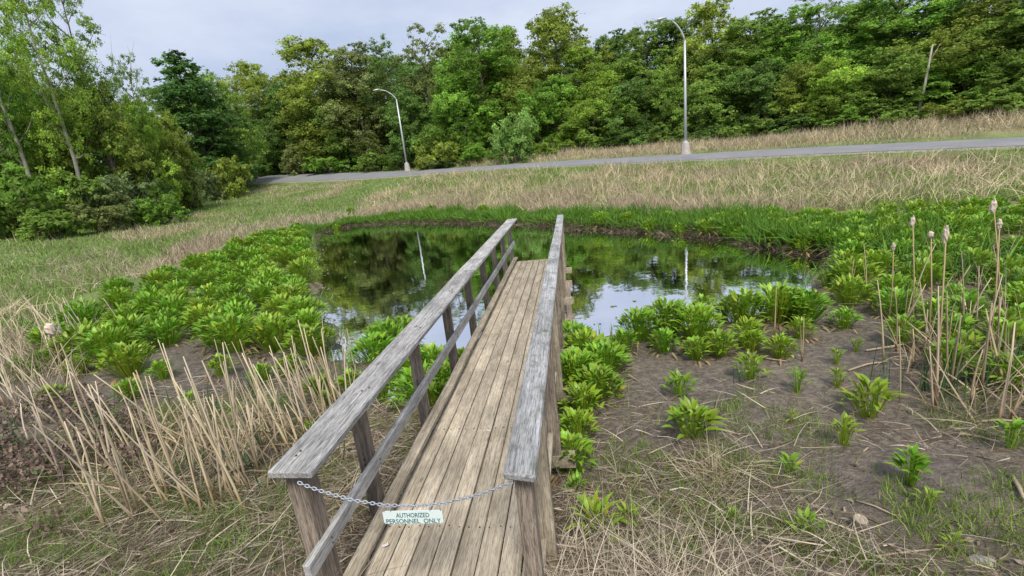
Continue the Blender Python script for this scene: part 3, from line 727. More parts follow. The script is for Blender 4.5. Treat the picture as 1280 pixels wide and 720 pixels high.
GREEN = {'mid': (.235, .355, .07), 'dark': (.18, .30, .07), 'yellow': (.32, .40, .075), 'lime': (.31, .45, .07), 'brown': (.28, .335, .11), 'grey': (.26, .35, .14), 'deep': (.11, .22, .055), 'sage': (.29, .45, .12), 'fresh': (.235, .405, .065)}
def tree(px, top, wpx, dist, kind, hue, label, v=0, name='tree', pale=False, group='trees of the wood around the pond', base_drop=0.0, cat='tree'):
    d = ray(px, 200); d /= np.hypot(d[0], d[1])
    if px >= 292:                                      # keep clear of the road
        c = ROADC[:, 0] * d[1] - ROADC[:, 1] * d[0]; kx = np.nonzero((np.sign(c[1:]) != np.sign(c[:-1])) & (ROADC[1:] @ np.array([d[0], d[1], 0]) > 0))[0]
        if len(kx): dist = max(dist, float(np.hypot(*ROADC[kx[0], :2])) + 7.5 + (4 if kind not in ('bush', 'willow') else 0))
    x_, y_ = d[0] * dist, d[1] * dist; zb = gz(x_, y_)
    # the column above the base point: its picture runs towards the zenith, so look for the height that lands on the top row
    hs = np.linspace(.5, 40, 400); _, py = px_of(np.c_[np.full(400, x_), np.full(400, y_), zb + hs])
    Ht = float(hs[np.argmin(np.abs(py - top))])
    wid = wpx * dist / F * (1 + ((px - 640) / F) ** 2) ** -.5 * .5
    if kind == 'bush': pr = BUSH[v % len(BUSH)]
    elif kind == 'willow': pr = WILLOW
    else: pr = PROTO[kind][v % len(PROTO[kind])]
    root = empty(name, (x_, y_, zb - base_drop), rng.uniform(0, 6.28)); tag(root, label, cat, group)
    s = (wid / pr[3], wid / pr[3], (Ht + base_drop) / pr[2])
    a, b_ = ('stems', 'foliage') if kind in ('bush', 'willow') else ('trunk', 'crown')
    t = link(a, pr[0], root, scale=s)
    if pale: t.material_slots[0].link = 'OBJECT'; t.material_slots[0].material = M_PALE
    c = link(b, pr[1], root, scale=s) if False else link(b_, pr[1], root, scale=s)
    g = np.array(GREEN[hue]) * rng.uniform(.92, 1.1); c.color = (*g, 1)
    return root
T = tree
# left wood, nearest
T(-30, -120, 130, 46, 'fine_airy', 'fresh', 'tall green tree cut by the left edge of the picture', 0)
T(28, -110, 88, 42, 'fine_airy', 'fresh', 'tall loose tree at the far left with sky showing through its crown', 1, pale=True)
T(88, -70, 84, 41.5, 'fine_airy', 'lime', 'tall open tree with a slender pale trunk, second from the left edge', 2, pale=True)
T(138, -42, 74, 43, 'fine_airy', 'mid', 'tall dark thin tree whose branches reach right into the open sky', 0)
T(188, 76, 50, 50, 'fine_airy', 'mid', 'slim small-leaved tree at the right end of the left wood', 1)
T(-25, 84, 130, 46, 'low', 'mid', 'low green tree below the tall trees, cut by the left edge', 0)
T(35, 104, 120, 48, 'low', 'fresh', 'low fresh green tree near the left edge below the tall trees', 1)
T(88, 124, 100, 44.5, 'low', 'lime', 'green understorey tree beneath the slender pale trunk', 0)
T(140, 118, 105, 44, 'low', 'yellow', 'yellow-green understorey tree beneath the dark thin tree', 1)
T(186, 128, 80, 47, 'low', 'lime', 'bright lime-green young tree at the right edge of the left wood', 0)
T(218, 150, 62, 50, 'low', 'yellow', 'small yellow-green tree in front of the dark dense tree', 1)
# left shrubs: base pixel decides how far away they grow
def B(px, top, w, d, hue, lab, v=0, base=None):
    if base: h_ = hit(px, base); d = math.hypot(h_[0], h_[1])
    return tree(px, top, w, d, 'bush', hue, lab, v, name='shrub', group='shrubs along the edge of the wood', cat='shrub')
B(15, 176, 110, 0, 'fresh', 'large leafy shrub at the left edge with lighter leaves', 0, 294)
B(-35, 190, 100, 0, 'mid', 'shrub cut by the left edge of the picture, beside the meadow', 1, 302)
B(72, 196, 100, 0, 'mid', 'rounded mid-green shrub in the middle of the left thicket', 1, 289)
B(128, 196, 90, 0, 'grey', 'grey-green shrub right of the middle of the left thicket', 2, 284)
B(100, 232, 80, 0, 'brown', 'low brownish shrub in front of the left thicket', 3, 292)
B(175, 228, 66, 0, 'fresh', 'low bright green shrub at the front of the left thicket above the meadow', 0, 281)
B(160, 196, 70, 0, 'dark', 'dark green shrub behind the low bright one in the left thicket', 3, 275)
B(205, 196, 66, 0, 'brown', 'brownish twiggy shrub where the left thicket meets the meadow', 1, 266)
B(238, 198, 50, 60, 'grey', 'dull green low shrub at the right end of the left thicket', 2)
B(32, 246, 84, 0, 'mid', 'low dark shrub at the foot of the left thicket', 2, 302)
# back row of the wood
for i, (px, top, w, dist, kind, hue, lab) in enumerate([
    (250, 66, 84, 66, 'column', 'deep', 'dark green dense upright tree standing alone against the sky on the left'),
    (288, 95, 70, 74, 'broad', 'mid', 'round-topped tree just right of the dark upright tree'),
    (325, 84, 86, 76, 'broad', 'yellow', 'olive green tree second to the right of the dark upright tree'),
    (368, 106, 66, 80, 'broad', 'dark', 'low dark green tree in the dip of the tree line'),
    (418, 52, 110, 72, 'broad', 'yellow', 'big olive tree with bare twigs on top, left of the tilted lamp'),
    (462, 62, 70, 74, 'tall', 'brown', 'brownish tree behind the head of the tilted lamp'),
    (500, 48, 62, 75, 'airy', 'dark', 'thin dark tree just right of the tilted lamp'),
    (545, 42, 66, 73, 'airy', 'brown', 'open brownish tree with sky through its top, between lamp and willow bush'),
    (575, 50, 70, 76, 'tall', 'mid', 'mid green tree left of the tall fresh green one'),
    (610, 32, 84, 69, 'tall', 'fresh', 'tall fresh green tree behind the pale willow bush on its left'),
    (655, 40, 76, 74, 'broad', 'yellow', 'yellowish tree directly behind the pale willow bush'),
    (702, 17, 110, 70, 'broad', 'yellow', 'tallest round-topped tree in the middle of the tree line'),
    (742, 62, 80, 66, 'broad', 'lime', 'bright green tree on the right flank of the tallest middle tree'),
    (770, 46, 62, 72, 'tall', 'dark', 'dark tree between the tallest middle tree and the straight lamp'),
    (806, 36, 76, 68, 'tall', 'mid', 'mid green tree left of the straight lamp'),
    (846, 26, 80, 66, 'broad', 'dark', 'dark green tree behind the head of the straight lamp'),
    (888, 4, 100, 63, 'broad', 'yellow', 'tall yellow-topped tree just right of the straight lamp'),
    (935, 24, 86, 61, 'tall', 'mid', 'green tree second to the right of the straight lamp'),
    (975, 18, 84, 60, 'tall', 'fresh', 'fresh green tree left of the sparse grey tree'),
    (1018, -4, 56, 62, 'airy', 'grey', 'sparse grey tree rising above the right part of the tree line'),
    (1055, 8, 100, 57, 'broad', 'fresh', 'broad fresh green tree right of the sparse grey tree'),
    (1105, -22, 100, 56, 'tall', 'fresh', 'tall green tree left of the leaning bare trunk'),
    (1150, -30, 84, 57, 'tall', 'dark', 'tall dark tree behind the leaning bare trunk'),
    (1205, -30, 120, 54, 'broad', 'yellow', 'large yellow-green tree right of the leaning bare trunk'),
    (1268, -30, 84, 56, 'airy', 'deep', 'dark open tree at the right edge of the picture'),
    (1330, -60, 140, 52, 'broad', 'mid', 'tree cut by the right edge of the picture')]):
    T(px, top, w * 1.12, dist, kind, hue, lab, i)
# front row, lower
for i, (px, top, w, dist, kind, hue, lab) in enumerate([
    (300, 138, 70, 70, 'broad', 'mid', 'low rounded tree at the wood edge right of the dark upright tree'),
    (345, 140, 76, 72, 'broad', 'dark', 'low dark tree left of the brownish bush by the road'),
    (440, 110, 90, 66, 'broad', 'mid', 'green tree left of the tilted lamp pole'),
    (520, 120, 80, 68, 'broad', 'dark', 'dark low tree right of the tilted lamp pole'),
    (575, 105, 80, 66, 'tall', 'fresh', 'green tree left of the pale willow bush'),
    (690, 100, 90, 63, 'broad', 'fresh', 'leafy green tree right behind the pale willow bush'),
    (738, 112, 84, 61, 'broad', 'lime', 'lime-green low tree below the tallest middle tree'),
    (790, 104, 88, 60, 'broad', 'dark', 'dark low tree left of the straight lamp pole'),
    (832, 92, 72, 60, 'broad', 'mid', 'mid green low tree beside the straight lamp pole, on its left'),
    (905, 80, 96, 57, 'broad', 'mid', 'low spreading tree right of the straight lamp pole'),
    (960, 76, 90, 55, 'broad', 'dark', 'dark low tree right of centre above the dry grass bank'),
    (1000, 84, 80, 53, 'broad', 'yellow', 'olive low tree above the dry grass bank'),
    (1036, 78, 80, 51, 'broad', 'lime', 'small lime-green tree at the front of the right tree line'),
    (1105, 62, 100, 51, 'broad', 'mid', 'low green tree left of the foot of the leaning trunk'),
    (1190, 60, 110, 51, 'broad', 'fresh', 'low fresh green tree right of the foot of the leaning trunk'),
    (1255, 66, 80, 49, 'broad', 'mid', 'low green tree near the right edge above the dry grass bank')]):
    T(px, top, w * 1.1, dist, 'low', hue, lab, i + 1)
# second rank, dark, so that the wood is closed
for i, (px, top, w, dist, hue, lab) in enumerate([
    (225, 118, 90, 82, 'mid', 'tree seen deep behind the dark upright tree on the left'),
    (395, 96, 100, 92, 'mid', 'tree seen deep in the wood left of the big olive tree'),
    (482, 76, 100, 92, 'dark', 'tree seen deep in the wood behind the tilted lamp'),
    (530, 78, 100, 90, 'dark', 'tree seen deep in the wood right of the tilted lamp'),
    (590, 62, 100, 88, 'dark', 'tree seen deep in the wood behind the tall fresh green tree'),
    (640, 62, 100, 86, 'mid', 'tree seen deep in the wood behind the willow bush'),
    (720, 60, 100, 84, 'dark', 'tree seen deep in the wood behind the tallest middle tree'),
    (785, 56, 100, 80, 'mid', 'tree seen deep in the wood left of the straight lamp'),
    (865, 46, 100, 78, 'dark', 'tree seen deep in the wood right behind the straight lamp'),
    (955, 36, 100, 74, 'mid', 'tree seen deep in the wood right of the straight lamp'),
    (1035, 30, 100, 70, 'dark', 'tree seen deep in the wood behind the broad fresh green tree'),
    (1085, 20, 100, 68, 'mid', 'tree seen deep in the wood left of the leaning trunk'),
    (1175, 10, 110, 66, 'dark', 'tree seen deep in the wood behind the leaning trunk'),
    (1240, 10, 110, 66, 'mid', 'tree seen deep in the wood near the right edge'),
    (60, 100, 127, 58, 'mid', 'tree seen deep in the left wood behind the pale trunks'),
    (120, 110, 112, 60, 'dark', 'tree seen deep in the left wood behind the yellow-green tree'),
    (-10, 90, 142, 56, 'dark', 'tree seen deep in the left wood at the edge of the picture')]):
    T(px, top, w * 1.25, dist, 'broad', hue, lab, i + 2)
# bushes along the far wood edge
tree(650, 124, 74, 56, 'willow', 'sage', 'pale grey-green willow bush standing before the dark wood beyond the road', base_drop=.5, name='shrub', group='shrubs along the edge of the wood', cat='shrub')
for i, (px, top, w, dist, hue, lab) in enumerate([
    (385, 158, 56, 70, 'brown', 'brownish bush by the road left of the tilted lamp'),
    (322, 186, 60, 72, 'dark', 'dark low bush at the roadside far left'), (280, 178, 50, 62, 'yellow', 'yellowish low bush at the left end of the road'),
    (420, 180, 60, 68, 'fresh', 'green low bush at the roadside left of the tilted lamp'), (470, 182, 50, 66, 'mid', 'low bush behind the foot of the tilted lamp'),
    (548, 154, 56, 63, 'yellow', 'yellowish bush between the tilted lamp and the willow bush'), (552, 192, 32, 60, 'grey', 'small round grey-green bush in the dry grass beside the tilted lamp'),
    (600, 176, 46, 61, 'fresh', 'low green bush left of the willow bush'), (688, 168, 46, 57, 'lime', 'lime-green low bush touching the willow bush on its right'),
    (740, 152, 60, 58, 'mid', 'low bush below the lime-green tree'), (800, 152, 60, 57, 'dark', 'dark low bush left of the straight lamp'),
    (835, 150, 50, 55, 'mid', 'low bush just left of the straight lamp foot'), (885, 146, 60, 54, 'dark', 'dark low bush just right of the straight lamp foot'),
    (940, 140, 66, 52, 'mid', 'low bush second to the right of the straight lamp'), (995, 134, 60, 50.5, 'dark', 'dark low bush above the dry grass bank'),
    (1045, 130, 60, 49.5, 'fresh', 'green low bush above the dry grass bank, left of the leaning trunk'), (1100, 118, 70, 49, 'mid', 'low bush at the foot of the leaning trunk, on its left'),
    (1185, 116, 60, 48.5, 'yellow', 'yellowish low bush at the foot of the leaning trunk, on its right'), (1235, 106, 70, 48, 'mid', 'low bush near the right edge above the dry grass bank')]):
    B(px, top, w * 1.15, dist, hue, lab, i)
# leaning bare trunk
def leaning():
    d = ray(1146, 142); d /= np.hypot(d[0], d[1]); x_, y_ = d[0] * 49, d[1] * 49; zb = gz(x_, y_)
    root = empty('bare_trunk', (x_, y_, zb)); tag(root, 'slim bare grey trunk leaning right among the trees at the right', 'tree')
    dt = ray(1166, 55); dt /= np.hypot(dt[0], dt[1]); tp = CAM + dt * 49.3; e = tp - np.array([x_, y_, zb])
    V, Fs, C = tube([(0, 0, -.2), tuple(e * .5 + np.array([.06, 0, 0])), tuple(e)], [.12, .09, .05], 8); tr_ = link('trunk', np_mesh('trunk', V, Fs, M_PALE, None, True), root)
    V, Fs, C = tube([tuple(e * .75), tuple(e * .9 + np.array([.5, -.1, .5]))], [.03, .01], 5); link('branch', np_mesh('branch', V, Fs, M_PALE), root)
leaning()
# blossom on the left shrub
# ------------------------------------------------------------------ marsh plants (broad pointed leaves on stalks)
def leaf_geo(L_, W_, droop, col, r, petiole, dirv, base, up, ld):
    """one arrow-shaped leaf on its petiole; returns triple"""
    d = dirv / np.linalg.norm(dirv); h = np.cross(d, [0, 0, 1.0]); h /= np.linalg.norm(h) + 1e-9
    p1 = base + d * petiole; d = ld; h = np.cross(d, [0, 0, 1.0]); h /= np.linalg.norm(h) + 1e-9
    out = np.array([d[0], d[1], 0]); out /= np.linalg.norm(out) + 1e-9
    V = []; w0 = .006
    V += [base - h * w0, base + h * w0, p1 - h * w0 * .7, p1 + h * w0 * .7]
    fs = [(0, 1, 3, 2)]
    ts = [(-.12, .30), (.18, 1.0), (.55, .72), (.85, .28)]
    nrm = np.cross(h, d)
    for t, w in ts:
        b_ = max(t, 0); c = p1 + d * L_ * t * (1 - .25 * b_) + out * L_ * droop * b_ * b_ + np.array([0, 0, -1]) * L_ * droop * .7 * b_ * b_
        V += [c - h * W_ * w * .5 + nrm * W_ * w * .16 * up, c, c + h * W_ * w * .5 + nrm * W_ * w * .16 * up]
    c = p1 + d * L_ * .8 + out * L_ * droop - np.array([0, 0, 1]) * L_ * droop * .75; V.append(c)
    for k in range(3):
        o = 4 + 3 * k; fs += [(o, o + 1, o + 4, o + 3), (o + 1, o + 2, o + 5, o + 4)]
    tri = [(13, 14, 16), (14, 15, 16)]
    C = np.tile(col, (len(V), 1)); C[:4] *= np.array([.9, .85, .8])
    return np.array(V), [np.array(fs), np.array(tri)], C
def clump_leaves(seed, n, spread=.2, tall=.38, leaf=.2, wide=.075):
    """leaves rising on petioles to fill a dome"""
    r = np.random.default_rng(seed); out = []
    for i in range(n):
        a = i * 2.399 + r.uniform(-.6, .6); q = math.sqrt((i + .5) / n) * r.uniform(.85, 1.1)
        hgt = tall * math.sqrt(max(.06, 1 - .8 * q * q)) * r.uniform(.66, 1.04); rad = spread * q
        base = np.array([cos(a), sin(a), 0]) * rad * .35 + np.array([0, 0, -.04])
        top = np.array([cos(a) * rad, sin(a) * rad, hgt]); dv = top - base; pet = float(np.linalg.norm(dv)); dv = dv / pet
        tl = radians(8 + 52 * q * r.uniform(.3, 1.15)); a2 = a + r.normal(0, .5)
        ld = np.array([sin(tl) * cos(a2), sin(tl) * sin(a2), cos(tl)])
        Ll = leaf * r.uniform(.65, 1.2)
        g = r.uniform(.75, 1.2); col = np.array([g * r.uniform(.85, 1.3), g, g * r.uniform(.7, 1.1)])
        if r.uniform() < .04: col = col * np.array([1.45, 1.05, .9])
        out.append(leaf_geo(Ll, wide * r.uniform(.75, 1.2) * Ll / leaf, r.uniform(.05, .5), col, r, pet, dv, base, r.uniform(.3, 1.2), ld))
    return out
def clump_mesh(seed, n, **k):
    lv = clump_leaves(seed, n, **k); r = np.random.default_rng(seed + 1)
    for _ in range(n // 14):                           # withered leaves hanging at the foot
        a = r.uniform(0, 6.28); d = np.array([cos(a), sin(a), r.uniform(.1, .6)]); b_ = np.array([cos(a), sin(a), 0]) * k['spread'] * .5
        lv.append(leaf_geo(k['leaf'] * r.uniform(.7, 1.2), k['wide'] * .7, .8, np.array([1.9, .75, 4.0]) * r.uniform(.5, 1), r, k['tall'] * r.uniform(.2, .5), d, b_, 1.0, np.array([cos(a), sin(a), -.3])))
    V, Fs, C = merge(lv); return np_mesh('marsh_plant', V, Fs, M_MARSH, C)
CL_BIG = [clump_mesh(300 + j, 210, spread=.36, tall=.47, leaf=.14, wide=.058) for j in range(5)]
CL_MED = [clump_mesh(330 + j, 110, spread=.23, tall=.40, leaf=.135, wide=.055) for j in range(4)]
CL_SML = [clump_mesh(360 + j, 30, spread=.12, tall=.25, leaf=.15, wide=.05) for j in range(4)]
PG = (.20, .385, .034)
def plant(x_, y_, me, s, label, group, zoff=0.0, cols=PG):
    z = gz(x_, y_); o = link('marsh_plant', me, None, (x_, y_, max(z, WATER - .12) + zoff), (0, 0, rng.uniform(0, 6.28)), (s, s, s * rng.uniform(.9, 1.1)))
    k = rng.uniform(.85, 1.12); o.color = (cols[0] * k * rng.uniform(.9, 1.2), cols[1] * k, cols[2] * k, 1)
    return tag(o, label, 'plant', group)
def plant_parts(px, py, s, n, seed, label, group, **k):
    """a near plant whose leaves are parts of their own"""
    x_, y_, z = hit(px, py); root = empty('marsh_plant', (x_, y_, z)); tag(root, label, 'plant', group)
    k = dict(spread=k['spread'] * .95, tall=k['tall'] * 1.12, leaf=k['leaf'] * .70, wide=k['wide'] * .72); lv = clump_leaves(seed, int(n * 1.9), **k); c0 = (PG[0] * rng.uniform(.95, 1.25), PG[1], PG[2])
    V, Fs, C = merge([tube([(0, 0, -.05), (0, 0, .05)], [.03 * 1.2, .012], 6, (.5, .55, .4))]); cr_ = link('crown', np_mesh('crown', V, Fs, M_MARSH, C), root, scale=(s, s, s)); cr_.color = (*c0, 1)
    for V, Fs, C in lv:
        o = link('leaf', np_mesh('leaf', V, Fs, M_MARSH, C), root, scale=(s, s, s)); o.color = (*c0, 1)
    return root
# near plants on the right: (px, base py, scale, leaves, label)
G_NEAR = 'leafy marsh plants on the near mud'
for i, (px, py, s, n, lab, kw) in enumerate([
    (745, 668, .85, 30, 'leafy plant by the right rail at the bottom, nearest the bridge post', dict(spread=.2, tall=.24, leaf=.2, wide=.06)),
    (785, 660, .62, 12, 'small sparse plant just right of the plant at the bridge post', dict(spread=.1, tall=.24, leaf=.2, wide=.06)),
    (866, 546, .95, 30, 'bright broad-leaved plant in the middle of the mud, above the dry grass tuft', dict(spread=.22, tall=.28, leaf=.24, wide=.10)),
    (850, 496, .8, 22, 'medium green plant on the mud behind the bright broad-leaved one', dict(spread=.18, tall=.3, leaf=.22, wide=.08)),
    (937, 474, .85, 24, 'round bright plant alone on the mud right of centre', dict(spread=.18, tall=.3, leaf=.22, wide=.08)),
    (997, 492, .72, 14, 'narrow upright plant alone on the mud between two round ones', dict(spread=.10, tall=.34, leaf=.22, wide=.06)),
    (1046, 486, .68, 14, 'small upright plant on the mud beside a dry stalk', dict(spread=.10, tall=.3, leaf=.2, wide=.06)),
    (1054, 556, .72, 16, 'plant with yellowing lower leaves low on the mud, right of centre', dict(spread=.12, tall=.3, leaf=.2, wide=.07)),
    (1086, 522, .95, 26, 'full tall green plant on the right mud, with narrow blue-green blades', dict(spread=.2, tall=.34, leaf=.24, wide=.09)),
    (1137, 608, .78, 20, 'upright plant with broad folded leaves, nearest on the right', dict(spread=.09, tall=.32, leaf=.2, wide=.085)),
    (986, 594, .6, 10, 'small two-leaved plant on the mossy ground right of the dry tuft', dict(spread=.1, tall=.24, leaf=.22, wide=.07)),
    (1010, 668, .62, 14, 'small bright seedling cluster left of the stump', dict(spread=.14, tall=.18, leaf=.18, wide=.06)),
    (1262, 562, .75, 16, 'yellowish plant at the right edge on the mud', dict(spread=.12, tall=.3, leaf=.22, wide=.07)),
    (1045, 456, .6, 14, 'small plant on the far mud left of the dry reeds', dict(spread=.12, tall=.3, leaf=.2, wide=.06)),
    (1070, 440, .55, 12, 'tiny plant on the far mud below the pale cattail stalks', dict(spread=.12, tall=.3, leaf=.2, wide=.06)),
    (1068, 506, .5, 8, 'tiny sprout left of the full tall plant on the right mud', dict(spread=.1, tall=.24, leaf=.18, wide=.06)),
    (990, 530, .45, 7, 'tiny narrow sprout on the mud below the narrow upright plant', dict(spread=.07, tall=.3, leaf=.18, wide=.05)),
    (775, 500, .5, 10, 'small yellowish sprout at the mud edge of the plants by the bridge', dict(spread=.14, tall=.24, leaf=.18, wide=.06)),
    (915, 655, .45, 8, 'tiny sprout on the soil below the dry grass tuft', dict(spread=.1, tall=.2, leaf=.18, wide=.06)),
    (1160, 632, .5, 9, 'small sprout at the foot of the broad upright plant on the right', dict(spread=.12, tall=.2, leaf=.18, wide=.06)),
    (1190, 690, .45, 8, 'tiny sprout at the bottom right, left of the stone', dict(spread=.1, tall=.2, leaf=.18, wide=.06))]):
    plant_parts(px, py, s, n, 400 + i, lab, G_NEAR, **kw)
# plants against the right side of the bridge
RB_LAB = ['lush plant crowding the right rail of the bridge, second nearest to the viewer', 'lush plant crowding the right rail, third nearest to the viewer', 'lush plant crowding the right rail, fourth nearest to the viewer',
          'lush full plant one step out from the right rail, nearest of the full ones', 'full plant touching the right rail below the middle of its length', 'lush full plant one step out from the right rail, second nearest of the full ones', 'fullest plant at the right rail where the mud meets the water',
          'medium plant at the mud edge furthest out from the right rail', 'full plant touching the right rail farthest from the viewer', 'medium plant at the water edge right of the bridge, farthest out', 'smallest plant beside the right rail, nearest to the viewer']
for i, (px, py, s, w) in enumerate([(715, 590, .8, 1), (722, 555, .8, 1), (728, 520, .9, 1), (745, 500, .85, 0), (722, 485, .95, 0), (755, 470, .9, 0), (730, 455, 1.0, 0), (768, 455, .75, 1), (715, 440, .9, 0), (780, 440, .75, 1), (720, 615, .55, 2)]):
    x_, y_, z = hit(px, py); plant(x_, y_, (CL_BIG, CL_MED, CL_SML)[w][i % 4], s, RB_LAB[i], 'marsh plants along the right side of the bridge')
# row at the near shore right
SH_LAB = ['at the left end of the near right shore row, rear one', 'second from the left in the rear of the near right shore row', 'at the left end of the front of the near right shore row', 'third from the left in the rear of the near right shore row',
          'in front of the third one from the left in the shore row', 'in the middle front of the near right shore row', 'standing in the water in the middle of the shore row', 'in the middle of the shore row, just right of the open gap', 'standing in the water right of the middle of the shore row',
          'large and dense, left of the two largest in the shore row', 'at the right end of the rear of the shore row, beside the stalk', 'standing in the water behind the two largest of the shore row', 'small and alone in front of the middle of the shore row', 'small in front of the dense right part of the shore row',
          'at the front right of the shore row, beside the lone stalk', 'separate from the shore row at its right, below the pond tip', 'standing farthest out in the water of the shore row', 'at the right tip of the pond, standing in the water', 'at the right tip of the pond, on the near side', 'at the very tip of the pond on the right']
for i, (px, py, s, w) in enumerate([(800, 425, .9, 0), (835, 418, 1.05, 0), (830, 440, .8, 1), (870, 425, 1.0, 0), (870, 450, .8, 1), (900, 445, .85, 1), (905, 400, .9, 1), (935, 430, .85, 1), (930, 404, 1.0, 0), (970, 402, 1.1, 0), (1005, 402, 1.0, 0), (985, 395, .9, 0),
                                     (940, 440, .7, 1), (975, 448, .75, 1), (1000, 425, .7, 1), (1055, 410, .75, 1), (880, 385, .8, 1), (1058, 345, .9, 0), (1035, 362, .8, 1), (1064, 330, .9, 0)]):
    x_, y_, z = hit(px, py); plant(x_, y_, (CL_BIG, CL_MED, CL_SML)[w][i % 4], s, 'marsh plant ' + SH_LAB[i], 'marsh plants along the near right shore')
# big marsh on the right
k = 0
def scatter(poly_px, n, mind, zp=-.5, seed=1):
    P = [tuple(at_z(a, b_, zp)[:2]) for a, b_ in poly_px]; P_ = np.array(P); r = np.random.default_rng(seed); out = []
    lo, hi = P_.min(0), P_.max(0); tries = 0
    while len(out) < n and tries < n * 60:
        q = r.uniform(lo, hi); tries += 1
        if in_poly(np.array(q[0]), np.array(q[1]), P) and all((q[0] - o[0]) ** 2 + (q[1] - o[1]) ** 2 < 1e9 and (q[0] - o[0]) ** 2 + (q[1] - o[1]) ** 2 > mind ** 2 for o in out): out.append(tuple(q))
    return out
for i, (x_, y_) in enumerate(scatter([(1030, 372), (1060, 345), (1075, 320), (1000, 300), (1000, 280), (1280, 268), (1400, 300), (1400, 380), (1280, 400), (1150, 395), (1090, 395)], 74, .62, seed=5)):
    s_ = float(poly_sd(np.array(x_), np.array(y_), POND))
    if s_ < -.3: continue
    plant(x_, y_, CL_BIG[i % 5], rng.uniform(.75, 1.05), 'leafy plant in the right bed, ' + ('far part below the tan slope' if math.hypot(x_, y_) > 14.5 else 'near part just behind the dry reeds' if math.hypot(x_, y_) < 11.5 else 'middle part by the cattail heads' if px_of(np.array([x_, y_, -.4]))[0] > 1110 else 'middle part near the pond tip'), 'marsh plants in the right bed')
for i, (x_, y_) in enumerate(scatter([(1120, 400), (1280, 400), (1400, 470), (1400, 540), (1280, 500), (1180, 470), (1130, 440)], 24, .45, seed=6)):
    plant(x_, y_, CL_MED[i % 4], rng.uniform(.8, 1.2), 'green marsh plant growing between the dry reeds at the right', 'marsh plants among the right reeds')
# left bed
def bed_zone(x_, y_):
    a, _ = px_of(np.array([x_, y_, -.5])); r_ = math.hypot(x_, y_)
    side_ = 'by the water edge' if float(poly_sd(np.array(x_), np.array(y_), POND)) < 1.5 else ('beside the pale stalks on its left' if a < 190 else 'in its middle')
    return side_ + (', nearest part' if r_ < 12 else ', far part' if r_ > 18 else ', halfway back')
for i, (x_, y_) in enumerate(scatter([(400, 440), (392, 385), (388, 325), (374, 289), (330, 300), (270, 325), (215, 350), (150, 375), (100, 400), (60, 440), (60, 470), (140, 485), (200, 480), (180, 440), (250, 430), (290, 440), (330, 430), (370, 440)], 108, .70, seed=8)):
    if float(fbm(np.array(x_ * .5), np.array(y_ * .5), 3)) > .76: continue
    plant(x_, y_, CL_BIG[i % 5], rng.uniform(.95, 1.3), 'leafy plant in the left bed, ' + bed_zone(x_, y_), 'marsh plants in the left bed')
for i, (px, py, s, w) in enumerate([(100, 470, .8, 1), (150, 455, .85, 1), (60, 455, .7, 1), (205, 475, .7, 1), (165, 500, .75, 1), (70, 505, .7, 1), (25, 470, .7, 1), (330, 480, .7, 1), (280, 470, .75, 1), (365, 470, .8, 1), (400, 500, .75, 1), (300, 525, .55, 2), (215, 545, .5, 2), (390, 545, .6, 2), (40, 420, .8, 1), (240, 505, .6, 2)]):
    x_, y_, z = hit(px, py); plant(x_, y_, (CL_BIG, CL_MED, CL_SML)[w][i % 4], s, 'green marsh plant ' + ('between the pale stalks at the left edge' if px < 180 else 'on bare mud among the dry stalks' if py > 510 else 'behind the left foreground stalks'), 'marsh plants among the left stalks')
# water clumps left of the bridge, seen between the rails
for i, (px, py, s, w) in enumerate([(485, 440, 1.1, 0), (470, 455, 1.0, 0), (505, 425, 1.0, 0), (545, 470, 1.0, 0), (560, 495, 1.0, 0), (530, 500, .95, 0), (585, 470, .9, 0), (515, 470, .95, 0), (445, 505, .8, 1), (550, 525, .8, 1), (480, 500, .8, 1), (500, 530, .6, 2), (415, 520, .6, 2), (600, 490, .8, 1)]):
    p = at_z(px, py, WATER); plant(float(p[0]), float(p[1]), (CL_BIG, CL_MED, CL_SML)[w][i % 4], s, 'lush marsh plant left of the bridge, ' + ('seen between the rails' if px > 510 else 'in the water beyond the left rail' if py < 460 else 'at the muddy water edge by the stalks'), 'marsh plants in the water left of the bridge', .05)

# ------------------------------------------------------------------ dry cattail stalks
def stalk_mesh(seed, H, rad=.009, leafs=2, head=False):
    r = np.random.default_rng(seed); bx, by = r.normal(0, .03, 2)
    pts = [(bx * t * t * 2, by * t * t * 2, H * t) for t in np.linspace(0, 1, 5)]
    tan = np.array([.53, .45, .32]); org = np.array([.48, .31, .15])
    V, Fs, C = tube(pts, rad * np.array([1.5, 1.2, .95, .75, .45]), 5)
    t = np.clip(V[:, 2] / H, 0, 1)[:, None]; C = org * (1 - sstep(0, .3, t)) + tan * sstep(0, .3, t)
    parts = [(V, Fs, C)]
    n = leafs
    if n:
        P = np.c_[r.normal(0, .01, (n, 2)), r.uniform(0, .15, n)]; a = r.uniform(0, 6.3, n); tl = r.uniform(.05, .22, n)
        D = np.c_[np.sin(tl) * np.cos(a), np.sin(tl) * np.sin(a), np.cos(tl)]
        parts.append(strips(P, D, H * r.uniform(.5, 1.0, n), .016, tan * 1.08, r.choice([0, .05, .1], n), 4, taper=.9, r=r))
    V, Fs, C = merge(parts); return np_mesh('cattail_stalk', V, Fs, M_STALK, C)
STK = [stalk_mesh(500 + j, 1.0, .0088, (1, 2, 0)[j % 3]) for j in range(9)]
